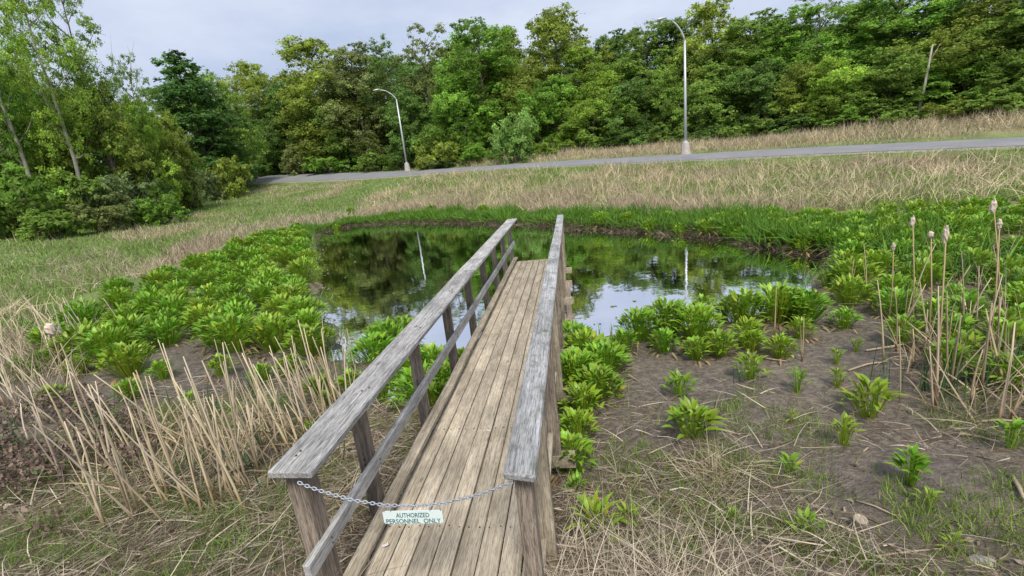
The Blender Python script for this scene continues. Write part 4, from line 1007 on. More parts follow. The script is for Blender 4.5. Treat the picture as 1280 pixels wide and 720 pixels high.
def stalk(x_, y_, h, lean, az, label, group, w=1.0, col=(1, 1, 1)):
    z = gz(x_, y_); o = link('cattail_stalk', random.choice(STK), None, (x_, y_, max(z, WATER - .1) - .03), None, (w, w, h))
    o.rotation_mode = 'QUATERNION'; o.rotation_quaternion = (Euler((0, 0, az)).to_quaternion() @ Euler((0, lean, 0)).to_quaternion() @ Euler((0, 0, rng.uniform(0, 6))).to_quaternion())
    k = rng.uniform(.6, 1.15); o.color = (col[0] * k, col[1] * k * rng.uniform(.94, 1.02), col[2] * k * rng.uniform(.85, 1.05), 1)
    return tag(o, label, 'reed stalk', group)
# left stand (two or three per base)
LFI = REI = LEI = -1
LF_LAB = ['in the pair nearest the lower left corner', 'in the leaning bundle left of the tall pair', 'in the pair nearest the bridge rail at the front', 'in the front bundle nearest the rail end', 'in the bundle just behind the rail end', 'in the bundle leaning on the left of the rail end', 'in the bundle in the middle of the front stand', 'in the stand beside the first rail post', 'in the stand left of the second rail post', 'in the dense stand behind the second rail post', 'in the dense stand below the water plants', 'in the stand at the water edge left of the rail', 'in the stand at the back, near the mud', 'in the stand at the back middle', 'in the middle of the foreground stand', 'in the loose middle left of the stand', 'in the thin left part of the stand', 'beside the dead weeds at the left', 'among the dead weeds at the far left', 'in the loose back left of the stand', 'in the group right behind the rail posts']
LE_LAB = ['at the middle of the left edge', 'beside the round seed head', 'behind the round seed head', 'left of the young plants', 'lowest at the left edge', 'farthest back at the left', 'far back at the left edge', 'behind the first plants on the left', 'in the front by the dead weeds']
RE_LAB = ['at the left front of the right stand', 'at the front of the right stand', 'in the thick middle of the right stand', 'at the right front of the right stand', 'in the left middle of the right stand', 'at the left edge of the right stand', 'in the right middle of the right stand', 'at the right edge of the right stand', 'in the back middle of the right stand', 'at the back left edge of the right stand', 'at the back left of the right stand', 'at the back right of the right stand', 'at the back of the right stand below the seed heads']
for (px, py, n, h, sp, lab, grp) in [
    (145, 655, 2, 1.35, .07, 'dry stalk of the left foreground stand, left of the bridge rail', 'dry cattail stalks in the left foreground'),
    (185, 655, 3, 1.25, .1, '', ''), (240, 660, 2, 1.2, .08, '', ''), (265, 640, 3, 1.2, .1, '', ''), (290, 630, 4, 1.15, .1, '', ''), (305, 610, 4, 1.05, .1, '', ''), (225, 620, 3, 1.15, .1, '', ''),
    (340, 580, 4, 1.0, .12, '', ''), (365, 555, 5, 1.0, .14, '', ''), (395, 540, 6, .95, .14, '', ''), (415, 520, 6, .9, .14, '', ''), (430, 500, 5, .85, .14, '', ''), (385, 500, 5, .9, .2, '', ''), (350, 520, 4, .9, .2, '', ''),
    (320, 545, 4, .95, .16, '', ''), (280, 560, 4, 1.0, .2, '', ''), (250, 570, 3, 1.0, .2, '', ''), (150, 590, 3, 1.0, .2, '', ''), (100, 600, 2, .9, .2, '', ''), (180, 560, 3, .95, .25, '', ''), (445, 545, 3, .8, .1, '', '')]:
    x_, y_, z = hit(px, py); LFI += 1
    for _ in range(int(n * 1.6)):
        stalk(x_ + rng.normal(0, sp), y_ + rng.normal(0, sp), h * rng.uniform(.5, 1.3), abs(rng.normal(.09, .11)), rng.normal(pi * .95, 1.1), 'dry straw-coloured stalk ' + LF_LAB[LFI], 'dry cattail stalks in the left foreground', rng.uniform(.8, 1.25))
for (px, py, n, h, sp) in [(20, 470, 6, 1.2, .4), (60, 450, 7, 1.25, .4), (100, 440, 7, 1.3, .4), (45, 500, 5, 1.0, .3), (10, 520, 5, 1.0, .3), (85, 415, 5, 1.1, .5), (20, 430, 5, 1.1, .5), (130, 425, 4, 1.0, .4), (60, 540, 4, .9, .3)]:
    x_, y_, z = hit(px, py); LEI += 1
    for _ in range(n):
        stalk(x_ + rng.normal(0, sp), y_ + rng.normal(0, sp), h * rng.uniform(.55, 1.1), abs(rng.normal(.18, .12)), rng.normal(pi, .7), 'pale dry stalk in the left bank stand, ' + LE_LAB[LEI], 'dry cattail stalks at the left edge', rng.uniform(.9, 1.3), (1.05, 1.05, 1.1))
# right stand
for (px, py, n, h, sp) in [(1165, 500, 4, 1.1, .12), (1200, 500, 6, 1.2, .14), (1215, 480, 5, 1.3, .2), (1235, 520, 4, 1.1, .15), (1180, 470, 4, 1.2, .2), (1140, 460, 4, 1.1, .2), (1260, 470, 6, 1.3, .3), (1270, 430, 6, 1.2, .4), (1225, 430, 6, 1.1, .4), (1120, 440, 3, 1.0, .15), (1160, 425, 4, .95, .3), (1245, 400, 5, 1.1, .5), (1190, 405, 4, 1.0, .4)]:
    x_, y_, z = hit(px, py); REI += 1
    for _ in range(max(2, n - 2)):
        stalk(x_ + rng.normal(0, sp * 1.3), y_ + rng.normal(0, sp * 1.3), h * rng.uniform(.45, 1.1), abs(rng.normal(.12, .14)), rng.uniform(0, 6.28), 'greyish dry stalk ' + RE_LAB[REI], 'dry cattail stalks at the right', rng.uniform(.8, 1.3), (.85, .8, .78))
for (px, py, top, lab) in [(968, 420, 362, 'short dry stalk between the plants of the near right shore'), (1002, 452, 398, 'short stalk alone on the mud edge, right of the shore plants'), (1068, 585, 548, 'short broken stalk on the right mud'), (1083, 372, 318, 'dry stalk rising from the bed at the right tip of the pond'), (1062, 370, 330, 'short pale stalk at the right tip of the pond')]:
    x_, y_, z = hit(px, py); dist = math.hypot(x_, y_)
    stalk(x_, y_, (py - top) / F * dist * 1.05, .05, rng.uniform(0, 6), lab, 'lone dry stalks on the right', .9, (.72, .68, .6))
# stalks with seed heads
def fluff(seed, L_, R_):
    r = np.random.default_rng(seed); bm = bmesh.new()
    bmesh.ops.create_uvsphere(bm, u_segments=9, v_segments=8, radius=1, matrix=Matrix.Diagonal((R_, R_, L_ / 2, 1)))
    for v in bm.verts: v.co *= 1 + r.uniform(-.22, .25)
    return bm_mesh('seed_head', bm, M_FLUFF)
FL = [fluff(600 + j, .13 + .04 * j % .08, .028 + .008 * (j % 3)) for j in range(4)]
for i, (px, top, bx_, by_, lab) in enumerate([
    (1117, 305, 1110, 412, 'cattail with a thin pale seed head, leftmost of the seeded cattails'), (1141, 274, 1140, 420, 'cattail with a narrow fluffy head in the right bed, left of the plump one'),
    (1164, 290, 1160, 440, 'short cattail with a small round pale head'), (1183, 289, 1165, 500, 'tall cattail with the plumpest pinkish seed head'),
    (1250, 276, 1235, 450, 'cattail with a pale seed head near the right edge, lower of two'), (1242, 255, 1250, 400, 'cattail with a pale seed head near the right edge, higher of two'), (62, 409, 85, 490, 'cattail with a round beige seed head in the left stand')]):
    x_, y_, z = hit(bx_, by_); dist = math.hypot(x_, y_); z = max(z, WATER - .1)
    d = ray(px, top); d /= np.hypot(d[0], d[1]); tp = CAM + d * dist; e = tp - np.array([x_, y_, z])
    root = empty('cattail', (x_, y_, z)); tag(root, lab, 'cattail', 'cattails with seed heads')
    V, Fs, C = tube([(0, 0, -.05), tuple(e * .5 + np.array([.02, 0, 0])), tuple(e)], [.011, .008, .005], 5, (.42, .33, .2))
    s = link('stem', np_mesh('stem', V, Fs, M_STALK, C), root); s.color = (.9, .85, .8, 1)
    k = (.9, .85, .85, 1.35, 1.0, 1.0, 1.5)[i] * dist / 9.6
    h = link('seed_head', FL[i % 4], root, tuple(e - np.array([0, 0, .03]))); h.scale = (k, k, k * (.9 if i in (2, 6) else 1.2))

# ------------------------------------------------------------------ grasses and straw (uncountable)
def polar(n, r0, r1, a0, a1, p=1.0):
    """points round the camera, denser near: azimuths in degrees from +Y to the right"""
    a = np.radians(rng.uniform(a0, a1, n)); u = rng.uniform(0, 1, n) ** p; r = r0 * (r1 / r0) ** u
    return r * np.sin(a), r * np.cos(a), r
def blades(name, x, y, h, w, cols, lean=.25, droop=.3, seg=3, mat=None, label='', cat=None, zoff=-.02):
    n = len(x); z = gz(x, y) + zoff; a = rng.uniform(0, 2 * pi, n); t = np.abs(rng.normal(0, lean, n))
    D = np.c_[np.sin(t) * np.cos(a), np.sin(t) * np.sin(a), np.cos(t)]; dr = np.abs(rng.normal(0, droop, n))
    b = np.c_[np.cos(a), np.sin(a), np.zeros(n)] * (dr * .9)[:, None]
    V, Fs, C = strips(np.c_[x, y, z], D, h, w, cols, dr * .55, seg, bend=b, taper=.92)
    return tag(link(name, np_mesh(name, V, Fs, mat or M_GRASS, C)), label, kind='stuff')
def keep(x, y, *arr):
    pass
TAN = np.array([.50, .43, .29]); PINK = np.array([.45, .36, .265]); GR = np.array([.15, .255, .05]); GR2 = np.array([.27, .37, .095]); BR = np.array([.17, .12, .075])
def far_meadow():
    x, y, r = polar(330000, 11, 75, -62, 50, .8)
    s = poly_sd(x, y, POND) + (fbm(x * .9, y * .9 + 4, 3) - .5) * .9; d, rz, side = road_dist(x, y)
    n2 = fbm(x * .25, y * .25 + 7, 4); n1 = fbm(x * .8 + 3, y * .8, 4)
    z = gz(x, y)
    beyond = side > 0
    left_in = (x < -4) & (z < -.42) & (r < 30)
    rightbed = (x > 3) & (z < -.33) & (y < 19 - .3 * x)
    ok = (s > 1.6) & (d > ROAD_HW + .25) & ~left_in & ~rightbed & ~(beyond & (d > 26))
    x, y, r, s, d, n1, n2, z, beyond = [v[ok] for v in (x, y, r, s, d, n1, n2, z, beyond)]
    px, py = px_of(np.c_[x, y, z])
    leftw = sstep(-6, -20, x) if False else 1 - sstep(-22, -6, x)
    tanp = np.clip(.10 + .62 * (n2 - .5) * 3.4 + (n1 - .5) * 1.2 - .12 * (1 - leftw) - .12 * leftw + .5 * (1 - sstep(2.0, 8, s)) * (1 - leftw), .05, .96)
    strip_ = (leftw > .2) & (s > 3.4) & (s < 6.2) ; tanp = np.where(strip_, .9, tanp)
    verge = 1 - sstep(ROAD_HW + .8, ROAD_HW + 3.2, d + (n1 - .5) * 2.5)
    tanp = np.where(beyond, .35 + .4 * sstep(-20, 2, x) + (n1 - .5), tanp) ; tanp = tanp * (1 - .9 * verge)
    u = rng.uniform(0, 1, len(x)); tan_ = u < tanp
    h = np.where(tan_, rng.uniform(.35, .95, len(x)), rng.uniform(.18, .5, len(x))) * (1 - .74 * verge) * np.where(leftw > .5, .62, 1) * np.where(beyond, 1.1, 1)
    tuft = fbm(x * .5 + 8, y * .5, 3); h *= .55 + .9 * tuft
    pk = sstep(.45, .7, fbm(x * .15 + 2, y * .15, 3))[:, None] + (1 - sstep(1.5, 7, s))[:, None]; pk = np.clip(pk, 0, 1)
    ct = TAN * (1 - pk) + PINK * pk
    gmix = rng.uniform(0, 1, (len(x), 1)); cg = GR * (1 - gmix) + GR2 * gmix
    col = np.where(tan_[:, None], ct, cg); br = rng.uniform(0, 1, len(x)) < .10; col[br] = BR
    w = .010 + .0006 * r + .004 * (~tan_)
    # longer bleached blades arching out of tussocks
    c_ = rng.integers(0, len(x), 3600); c_ = c_[(leftw[c_] < .7) & (verge[c_] < .3)]; k_ = rng.choice(c_[:1500], 16000)
    xx = x[k_] + rng.normal(0, .22, 16000); yy = y[k_] + rng.normal(0, .22, 16000); rr = np.hypot(xx, yy)
    ok2 = road_dist(xx, yy)[0] > ROAD_HW + 2.2; xx, yy, rr = xx[ok2], yy[ok2], rr[ok2]
    blades('meadow_straw', xx, yy, rng.uniform(.5, 1.15, len(xx)), .009 + .0005 * rr, np.array([.60, .50, .33]), .45, .75, 4, M_STRAW, 'bleached straw tussocks standing in the meadow')
    blades('meadow_grass', x, y, h, w, col, .32, .42, 2, M_GRASS, 'mixed green and straw-coloured meadow grass round the pond and road')
far_meadow()
def far_sedge():
    # bright green fringe along the far shore
    n = 90000; P = np.array(POND); k0, k1 = 0, 13; seg = P[k0:k1 + 1]; ln = np.linalg.norm(np.diff(seg, axis=0), axis=1); cum = np.r_[0, np.cumsum(ln)]
    t = rng.uniform(0, cum[-1], n); x = np.interp(t, cum, seg[:, 0]); y = np.interp(t, cum, seg[:, 1])
    ang = rng.uniform(0, 2 * pi, n); rad = rng.uniform(0, 3.2, n); x = x + rad * np.cos(ang); y = y + rad * np.sin(ang)
    s = poly_sd(x, y, POND) + (fbm(x * .9, y * .9 + 4, 3) - .5) * .9; r = np.hypot(x, y)
    wid = 1.2 + 1.6 * sstep(-4, 6, x) + (fbm(x * .4, y * .4, 3) - .5) * 2.2
    ok = (s > -.06) & (s < wid) & ((y > 11) | (x > 6)); x, y, s, r = x[ok], y[ok], s[ok], r[ok]
    g = rng.uniform(0, 1, (len(x), 1)); col = np.array([.085, .195, .025]) * (1 - g) + np.array([.15, .28, .035]) * g
    tf = fbm(x * .9, y * .9 + 3, 3)
    blades('shore_sedge', x, y, rng.uniform(.2, .7, len(x)) * (.25 + 1.5 * tf), .034 + .0008 * r, col, .3, .45, 2, M_GRASS, 'bright green sedge fringe along the far shore of the pond')
    # dead roots and straw right at the waterline
    m = (s < .5); x, y = np.tile(x[m], 3), np.tile(y[m], 3); x = x + rng.normal(0, .12, len(x)); y = y + rng.normal(0, .12, len(x))
    blades('shore_straw', x, y, rng.uniform(.15, .4, len(x)), .022, np.array([.07, .05, .035]) + np.array([.22, .18, .12]) * rng.uniform(0, 1, (len(x), 1)) ** 2.5, 1.1, .5, 2, M_STRAW, 'dead brown straw hanging along the far waterline')
far_sedge()
for i, (x_, y_) in enumerate(scatter([(930, 296), (1000, 308), (1055, 322), (1075, 305), (1040, 285), (950, 274), (900, 280)], 24, .7, seed=12)):
    if float(poly_sd(np.array(x_), np.array(y_), POND)) > -.2: plant(x_, y_, CL_BIG[i % 5], rng.uniform(.75, 1.0), 'green marsh plant on the far shore at the right tip of the pond', 'marsh plants at the right tip of the pond')
FSN = 0
for i, (px, py) in enumerate([(420, 284), (455, 276), (490, 273), (525, 272), (560, 272), (592, 273), (720, 277), (752, 280), (785, 282), (815, 285), (850, 288), (885, 290), (915, 292), (440, 272), (540, 268), (605, 270), (770, 276), (835, 280), (900, 284)]):
    p = at_z(px, py, -.5)
    plant(float(p[0]), float(p[1]), CL_BIG[i % 5], rng.uniform(.75, 1.15), 'leafy plant in the fringe along the far shore, ' + ('left of the bridge rails' if px < 640 else 'right of the bridge rails'), 'marsh plants along the far shore')
def near_cover():
    # straw litter lying on the near bank
    x, y, r = polar(190000, 1.1, 9.5, -78, 62, 1.0)
    z = gz(x, y); n1 = fbm(x * .9 + 3, y * .9, 4); n0 = fbm(x * 3, y * 3 + 5, 3)
    left = 1 - sstep(-1.6, -.8, x)
    p = np.where(left > .5, .95 * (1 - sstep(5.5, 9, r)) , 0)
    p = np.where(x > -1.0, np.where(z > -.20, .08 + .26 * sstep(.4, .62, n0), np.where(z > -.47, .34, .10) * sstep(.36, .58, n1)), p)
    p = p * np.where((x > .3) & (y > 2.6), .55, 1)
    p *= .25 + 1.0 * sstep(.35, .6, n1)
    on_deck = (x > -1.48) & (x < -.30) & (y > 1.5)
    ok = (rng.uniform(0, 1, len(x)) < p) & ~on_deck & (poly_sd(x, y, POND) > .2)
    x, y, z, r = x[ok], y[ok], z[ok], r[ok]; n = len(x)
    a = rng.uniform(0, 2 * pi, n); t = np.clip(rng.normal(1.34, .22, n), .5, 1.6)
    D = np.c_[np.sin(t) * np.cos(a), np.sin(t) * np.sin(a), np.cos(t)]
    g = rng.uniform(0, 1, (n, 1)); col = np.array([.27, .22, .165]) * (1 - g) + np.array([.55, .48, .37]) * g; col[rng.uniform(0, 1, n) < .28] = BR * .9
    V, Fs, C = strips(np.c_[x, y, z + rng.uniform(.0, .07, n)], D, rng.uniform(.08, .42, n), rng.uniform(.0025, .010, n), col, rng.uniform(0, .3, n), 3, bend=rng.normal(0, .25, (n, 3)) * np.array([1, 1, .15]), taper=.8)
    tag(link('straw_litter', np_mesh('straw_litter', V, Fs, M_STRAW, C)), 'flattened dry straw lying over the near bank', kind='stuff')
    # arching dry grass over the entrance of the deck and along the bottom edge
    cx = np.array([-.22, -.1, .0, .1, .22, .35, .5, .65, .85, 1.1, -.15, .05, .2, .4, -.2, -1.55, -1.62]); cy = np.array([2.0, 2.1, 1.95, 2.15, 2.05, 2.15, 2.05, 2.1, 2.05, 2.1, 1.85, 1.8, 1.85, 1.9, 1.75, 1.7, 1.9]); k = rng.integers(0, len(cx), 900)
    x = cx[k] + rng.normal(0, .10, 900); y = cy[k] + rng.normal(0, .10, 900)
    ok = ~((x > -1.42) & (x < -.4) & (y > 1.56)); x, y = x[ok], y[ok]
    blades('arching_grass', x, y, rng.uniform(.22, .7, len(x)), .0042, np.array([.55, .47, .35]) * rng.uniform(.6, 1.1, (len(x), 1)), .55, 1.1, 7, M_STRAW, 'pale dry grass arching over the near end of the deck')
    # short green shoots over the near soil
    x, y, r = polar(150000, 1.3, 8, -75, 60); z = gz(x, y); n1 = fbm(x * 1.1 + 31, y * 1.1, 4); n3 = fbm(x * 4 + 3, y * 4, 3)
    p = sstep(.32, .56, n1) * sstep(.34, .56, n3) * np.where(x > -.3, np.where((z > -.5) & (y < 6.2), 1.35, .15), .6)
    on_deck = (x > -1.6) & (x < -.2) & (y > 1.5)
    ok = (rng.uniform(0, 1, len(x)) < p) & ~on_deck & (poly_sd(x, y, POND) > .1); x, y = x[ok], y[ok]
    g = rng.uniform(0, 1, (len(x), 1)); col = np.array([.13, .22, .035]) * (1 - g) + np.array([.25, .33, .07]) * g
    blades('green_shoots', x, y, rng.uniform(.025, .15, len(x)) * (.5 + n3[ok]), .0075, col, .35, .3, 2, M_GRASS, 'short green shoots sprouting from the near soil')
    # left foreground: taller green grass tufts
    cx = rng.uniform(-5.8, -1.7, 110); cy = rng.uniform(1.9, 5.2, 110); k = rng.integers(0, 110, 12000)
    x = cx[k] + rng.normal(0, .11, 12000); y = cy[k] + rng.normal(0, .11, 12000)
    ok = ~((x > -1.62) & (y > 1.5)); x, y = x[ok], y[ok]
    g = rng.uniform(0, 1, (len(x), 1)); col = np.array([.12, .22, .035]) * (1 - g) + np.array([.24, .32, .08]) * g
    blades('grass_tufts', x, y, rng.uniform(.08, .26, len(x)), .006, col, .4, .5, 4, M_GRASS, 'green grass tufts among the straw at the lower left')
near_cover()
def reed_tangle():
    # fallen and bent dry cattail leaves in the two stands
    parts = []
    for (poly, n, tilt, c0, c1) in [([(1120, 420), (1280, 380), (1380, 420), (1380, 560), (1230, 530), (1150, 500)], 520, .75, (.26, .20, .13), (.46, .37, .25)),
                                ([(140, 560), (300, 520), (430, 520), (430, 580), (330, 640), (200, 660), (90, 640)], 480, .7, (.28, .21, .13), (.52, .42, .27)),
                                ([(0, 420), (120, 400), (150, 440), (60, 520), (0, 560)], 700, .55, (.30, .24, .16), (.54, .45, .32)),
                                ([(1130, 330), (1280, 300), (1400, 330), (1400, 420), (1200, 400)], 350, .6, (.26, .20, .13), (.46, .38, .26)),
                                ([(60, 345), (150, 320), (165, 345), (100, 370)], 700, 1.1, (.36, .28, .2), (.55, .45, .34))]:
        P = [tuple(at_z(a, b_, -.4)[:2]) for a, b_ in poly]; Pa = np.array(P); lo, hi = Pa.min(0), Pa.max(0)
        x = rng.uniform(lo[0], hi[0], n * 4); y = rng.uniform(lo[1], hi[1], n * 4); m = in_poly(x, y, P); x, y = x[m][:n], y[m][:n]; k = len(x)
        a = rng.uniform(0, 2 * pi, k); t = np.abs(rng.normal(tilt, .45, k)); D = np.c_[np.sin(t) * np.cos(a), np.sin(t) * np.sin(a), np.cos(t)]
        g = rng.uniform(0, 1, (k, 1)); col = np.array(c0) * (1 - g) + np.array(c1) * g
        parts.append(strips(np.c_[x, y, gz(x, y)], D, rng.uniform(.25, .95, k), rng.uniform(.008, .018, k), col, rng.uniform(0, .5, k), 4, bend=rng.normal(0, .08, (k, 3)) * np.array([1, 1, .2]), taper=.7))
    V, Fs, C = merge(parts); tag(link('reed_tangle', np_mesh('reed_tangle', V, Fs, M_STRAW, C)), 'bent and fallen dry reed leaves between the stalks', kind='stuff')
    # young green cattail blades
    parts = []
    for (px, py, n, h) in [(275, 560, 10, .6), (310, 500, 10, .6), (1185, 500, 14, .6), (1150, 490, 12, .5), (1255, 480, 16, .7), (1108, 480, 8, .7), (925, 480, 4, .35), (1090, 510, 6, .6), (1260, 380, 20, .8), (1200, 350, 20, .8), (1140, 360, 16, .8), (20, 560, 10, .5), (400, 560, 8, .5), (240, 590, 12, .4), (330, 560, 12, .45), (200, 520, 10, .4), (60, 600, 10, .4), (350, 600, 8, .35), (120, 540, 8, .4), (290, 600, 10, .4), (370, 520, 10, .45), (265, 520, 14, .55)]:
        x_, y_, z = hit(px, py); x = x_ + rng.normal(0, .08, n); y = y_ + rng.normal(0, .08, n); t = np.abs(rng.normal(0, .16, n)); a = rng.uniform(0, 6.3, n)
        D = np.c_[np.sin(t) * np.cos(a), np.sin(t) * np.sin(a), np.cos(t)]
        parts.append(strips(np.c_[x, y, gz(x, y)], D, h * rng.uniform(.6, 1.1, n), .017, np.array([.07, .16, .06]), rng.uniform(0, .25, n), 5, taper=.9))
    V, Fs, C = merge(parts); tag(link('young_reeds', np_mesh('young_reeds', V, Fs, M_GRASS, C)), 'young blue-green reed blades sprouting among the dry stalks', kind='stuff')
reed_tangle()
def brown_weeds():
    # dead brown weeds with curled leaves at the lower left
    n = 9000; P = [tuple(at_z(a, b_, -.2)[:2]) for a, b_ in [(-40, 500), (110, 490), (200, 540), (190, 600), (90, 690), (-40, 700)]]
    Pa = np.array(P); lo, hi = Pa.min(0), Pa.max(0); x = rng.uniform(lo[0], hi[0], n * 3); y = rng.uniform(lo[1], hi[1], n * 3); m = in_poly(x, y, P) & (fbm(x * 1.5, y * 1.5, 3) > .45); x, y = x[m][:n], y[m][:n]; k = len(x)
    z = gz(x, y) + rng.uniform(.0, .34, k) * (.4 + fbm(x * 1.2, y * 1.2 + 3, 3)); Nn = rng.normal(0, 1, (k, 3)); Nn /= np.linalg.norm(Nn, axis=1)[:, None]
    V, F_ = leaf_quads(np.c_[x, y, z], Nn, .045, rng, .7); g = rng.uniform(0, 1, (k, 1)); col = np.array([.10, .07, .055]) * (1 - g) + np.array([.26, .19, .15]) * g; col[rng.uniform(0, 1, k) < .12] = (.08, .14, .03)
    parts = [(V, [F_], np.repeat(col, 4, 0))]
    j = rng.integers(0, k, 260); t = np.abs(rng.normal(.5, .35, 260)); a = rng.uniform(0, 6.3, 260); D = np.c_[np.sin(t) * np.cos(a), np.sin(t) * np.sin(a), np.cos(t)]
    parts.append(strips(np.c_[x[j], y[j], gz(x[j], y[j])], D, rng.uniform(.25, .6, 260), .006, np.array([.13, .09, .07]), .1, 3, bend=rng.normal(0, .2, (260, 3)), taper=.5))
    V, Fs, C = merge(parts); tag(link('dead_weeds', np_mesh('dead_weeds', V, Fs, M_STRAW, C)), 'tangle of dead brown weeds with curled leaves at the lower left', kind='stuff')
    # fallen leaves on the near right bank
    n = 700; x, y, r = polar(n, 1.8, 3.6, -5, 58); z = gz(x, y) + .012; Nn = rng.normal(0, .6, (n, 3)); Nn[:, 2] = 1; Nn /= np.linalg.norm(Nn, axis=1)[:, None]
    V, F_ = leaf_quads(np.c_[x, y, z], Nn, .055, rng, .5); g = rng.uniform(0, 1, (n, 1)); col = np.array([.13, .095, .07]) * (1 - g) + np.array([.34, .28, .225]) * g
    tag(link('fallen_leaves', np_mesh('fallen_leaves', V, [F_], M_STRAW, np.repeat(col, 4, 0))), 'pale fallen leaves strewn over the near right bank', kind='stuff')
brown_weeds()

def water_shoots():
    P = np.array(POND + POND[:1]); ln = np.linalg.norm(np.diff(P, axis=0), axis=1); cum = np.r_[0, np.cumsum(ln)]; n = 5200
    t = rng.uniform(0, cum[-1], n); x = np.interp(t, cum, P[:, 0]) + rng.normal(0, .28, n); y = np.interp(t, cum, P[:, 1]) + rng.normal(0, .28, n)
    s = poly_sd(x, y, POND) + (fbm(x * .9, y * .9 + 4, 3) - .5) * .9
    ok = (s > -.22) & (s < .7) & ~((x > -1.6) & (x < -.1) & (y < 11)) & (fbm(x * .8, y * .8 + 2, 3) > .38); x, y = x[ok], y[ok]; u = rng.uniform(0, 1, (len(x), 1))
    col = np.where(u < .7, np.array([.11, .25, .03]), np.array([.30, .25, .16]))
    blades('water_shoots', x, y, rng.uniform(.12, .42, len(x)), .018, col, .45, .5, 3, M_GRASS, 'green shoots and dead stems rising through the water edge')
water_shoots()
def floaters():
    n = 2600; P = np.array(POND); lo, hi = P.min(0), P.max(0); x = rng.uniform(lo[0], hi[0], n * 4); y = rng.uniform(lo[1], hi[1], n * 4)
    s = poly_sd(x, y, POND); p = np.exp(s / .45) + .003 * (fbm(x * .5, y * .5, 3) > .6); m = (s < -.15) & (rng.uniform(0, 1, len(x)) < p); x, y = x[m], y[m]; k = len(x)
    Nn = rng.normal(0, .08, (k, 3)); Nn[:, 2] = 1; Nn /= np.linalg.norm(Nn, axis=1)[:, None]
    V, F_ = leaf_quads(np.c_[x, y, np.full(k, WATER + .006)], Nn, .10, rng, .5); g = rng.uniform(0, 1, (k, 1)); col = np.array([.12, .11, .06]) * (1 - g) + np.array([.36, .31, .22]) * g; col[rng.uniform(0, 1, k) < .3] = (.15, .24, .05)
    tag(link('floating_leaves', np_mesh('floating_leaves', V, [F_], M_STRAW, np.repeat(col, 4, 0))), 'dead leaves and scum floating along the edge of the pond', kind='stuff')
floaters()
# ------------------------------------------------------------------ small things on the mud
def stick(px0, py0, px1, py1, rad, label, col=(.38, .30, .21), lift=.02):
    a = np.array(hit(px0, py0)); b_ = np.array(hit(px1, py1)); a[2] += lift; b_[2] += lift; mid_ = (a + b_) / 2 + rng.normal(0, .015, 3); mid_[2] = max(mid_[2], gz(mid_[0], mid_[1]) + lift)
    V, Fs, C = tube([(0, 0, 0), tuple(mid_ - a), tuple(b_ - a)], [rad, rad * .9, rad * .5], 6, col)
    o = link('stick', np_mesh('stick', V, Fs, M_STALK, C), None, a.tolist()); tag(o, label, 'stick', 'sticks lying on the mud')
stick(1176, 545, 1248, 556, .014, 'straight pale stick lying on the mud near the right edge')
stick(1060, 466, 1110, 455, .012, 'pale stick lying on the far mud left of the dry reeds')
stick(1082, 442, 1160, 425, .014, 'long pale stick at the foot of the dry reeds')
stick(950, 450, 985, 454, .010, 'short stick by the shore plants on the right')
stick(1263, 598, 1280, 628, .016, 'pale stick end at the right edge of the picture')
stick(1070, 630, 1120, 650, .007, 'thin twig lying above the stump')
stick(1000, 655, 1050, 672, .006, 'thin twig lying left of the stump')
stick(880, 535, 925, 548, .010, 'stick lying behind the dry grass tuft')
stick(1090, 700, 1180, 690, .007, 'thin twig lying on the soil at the bottom right')
stick(700, 560, 745, 552, .006, 'thin twig beside the right rail posts')
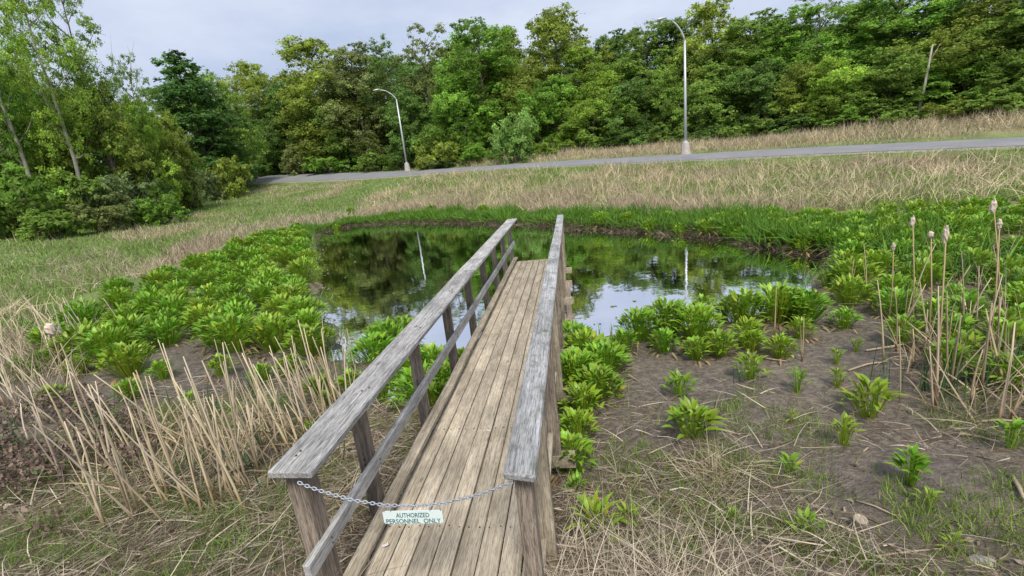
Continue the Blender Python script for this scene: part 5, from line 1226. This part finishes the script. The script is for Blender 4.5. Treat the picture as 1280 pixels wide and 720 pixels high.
def stump():
    x_, y_, z = hit(1073, 664); bm = bmesh.new()
    bmesh.ops.create_cone(bm, cap_ends=True, segments=12, radius1=.05, radius2=.042, depth=.11, matrix=Matrix.Rotation(.15, 4, 'X'))
    rr_ = random.Random(4)
    for v in bm.verts: v.co.x *= rr_.uniform(.9, 1.12); v.co.y *= rr_.uniform(.9, 1.12)
    root = link('stump', bm_mesh('stump', bm, M_BARK), None, (x_, y_, z + .03)); tag(root, 'small sawn stump with a pale cut face at the lower right', 'stump')
    bm = bmesh.new(); bmesh.ops.create_cone(bm, cap_ends=True, segments=12, radius1=.040, radius2=.038, depth=.006, matrix=Matrix.Rotation(.15, 4, 'X') @ Matrix.Translation((0, 0, .057)))
    link('cut_face', bm_mesh('cut_face', bm, M_BEAM), root)
    x_, y_, z = hit(1228, 706); bm = bmesh.new(); bmesh.ops.create_icosphere(bm, subdivisions=2, radius=.06, matrix=Matrix.Diagonal((1.2, .8, .5, 1)))
    for v in bm.verts: v.co *= rr_.uniform(.85, 1.1)
    tag(link('stone', bm_mesh('stone', bm, M_STONE), None, (x_, y_, z + .01)), 'flat greyish stone half buried at the bottom right corner', 'stone')
stump()
def tuft():
    x_, y_, z = hit(895, 600); n = 260; x = x_ + rng.normal(0, .09, n); y = y_ + rng.normal(0, .09, n); t = np.abs(rng.normal(1.0, .4, n)); a = rng.normal(2.2, 1.3, n)
    D = np.c_[np.sin(t) * np.cos(a), np.sin(t) * np.sin(a), np.cos(t)]
    V, Fs, C = strips(np.c_[x, y, gz(x, y)] - np.array([x_, y_, z]), D, rng.uniform(.2, .55, n), .004, np.array([.44, .36, .24]), rng.uniform(.1, .7, n), 5, taper=.8)
    tag(link('grass_tuft', np_mesh('grass_tuft', V, Fs, M_STRAW, C), None, (x_, y_, z)), 'dry straw grass tuft slumped on the mud below the bright broad-leaved plant', 'grass tuft')
    x_ = at_z(482, 684, .0); bm = bmesh.new(); bmesh.ops.create_grid(bm, x_segments=3, y_segments=2, size=.5, matrix=Matrix.Diagonal((.042, .022, 1, 1)))
    for v in bm.verts: v.co.z += .006 + .012 * abs(sin(v.co.x * 90))
    tag(link('dead_leaf', bm_mesh('dead_leaf', bm, flat_mat('bleached_leaf', (.62, .58, .55), .8)), None, (float(x_[0]), float(x_[1]), .003), (0, 0, .5)), 'bleached dead leaf lying on the deck planks below the sign', 'leaf')
tuft()
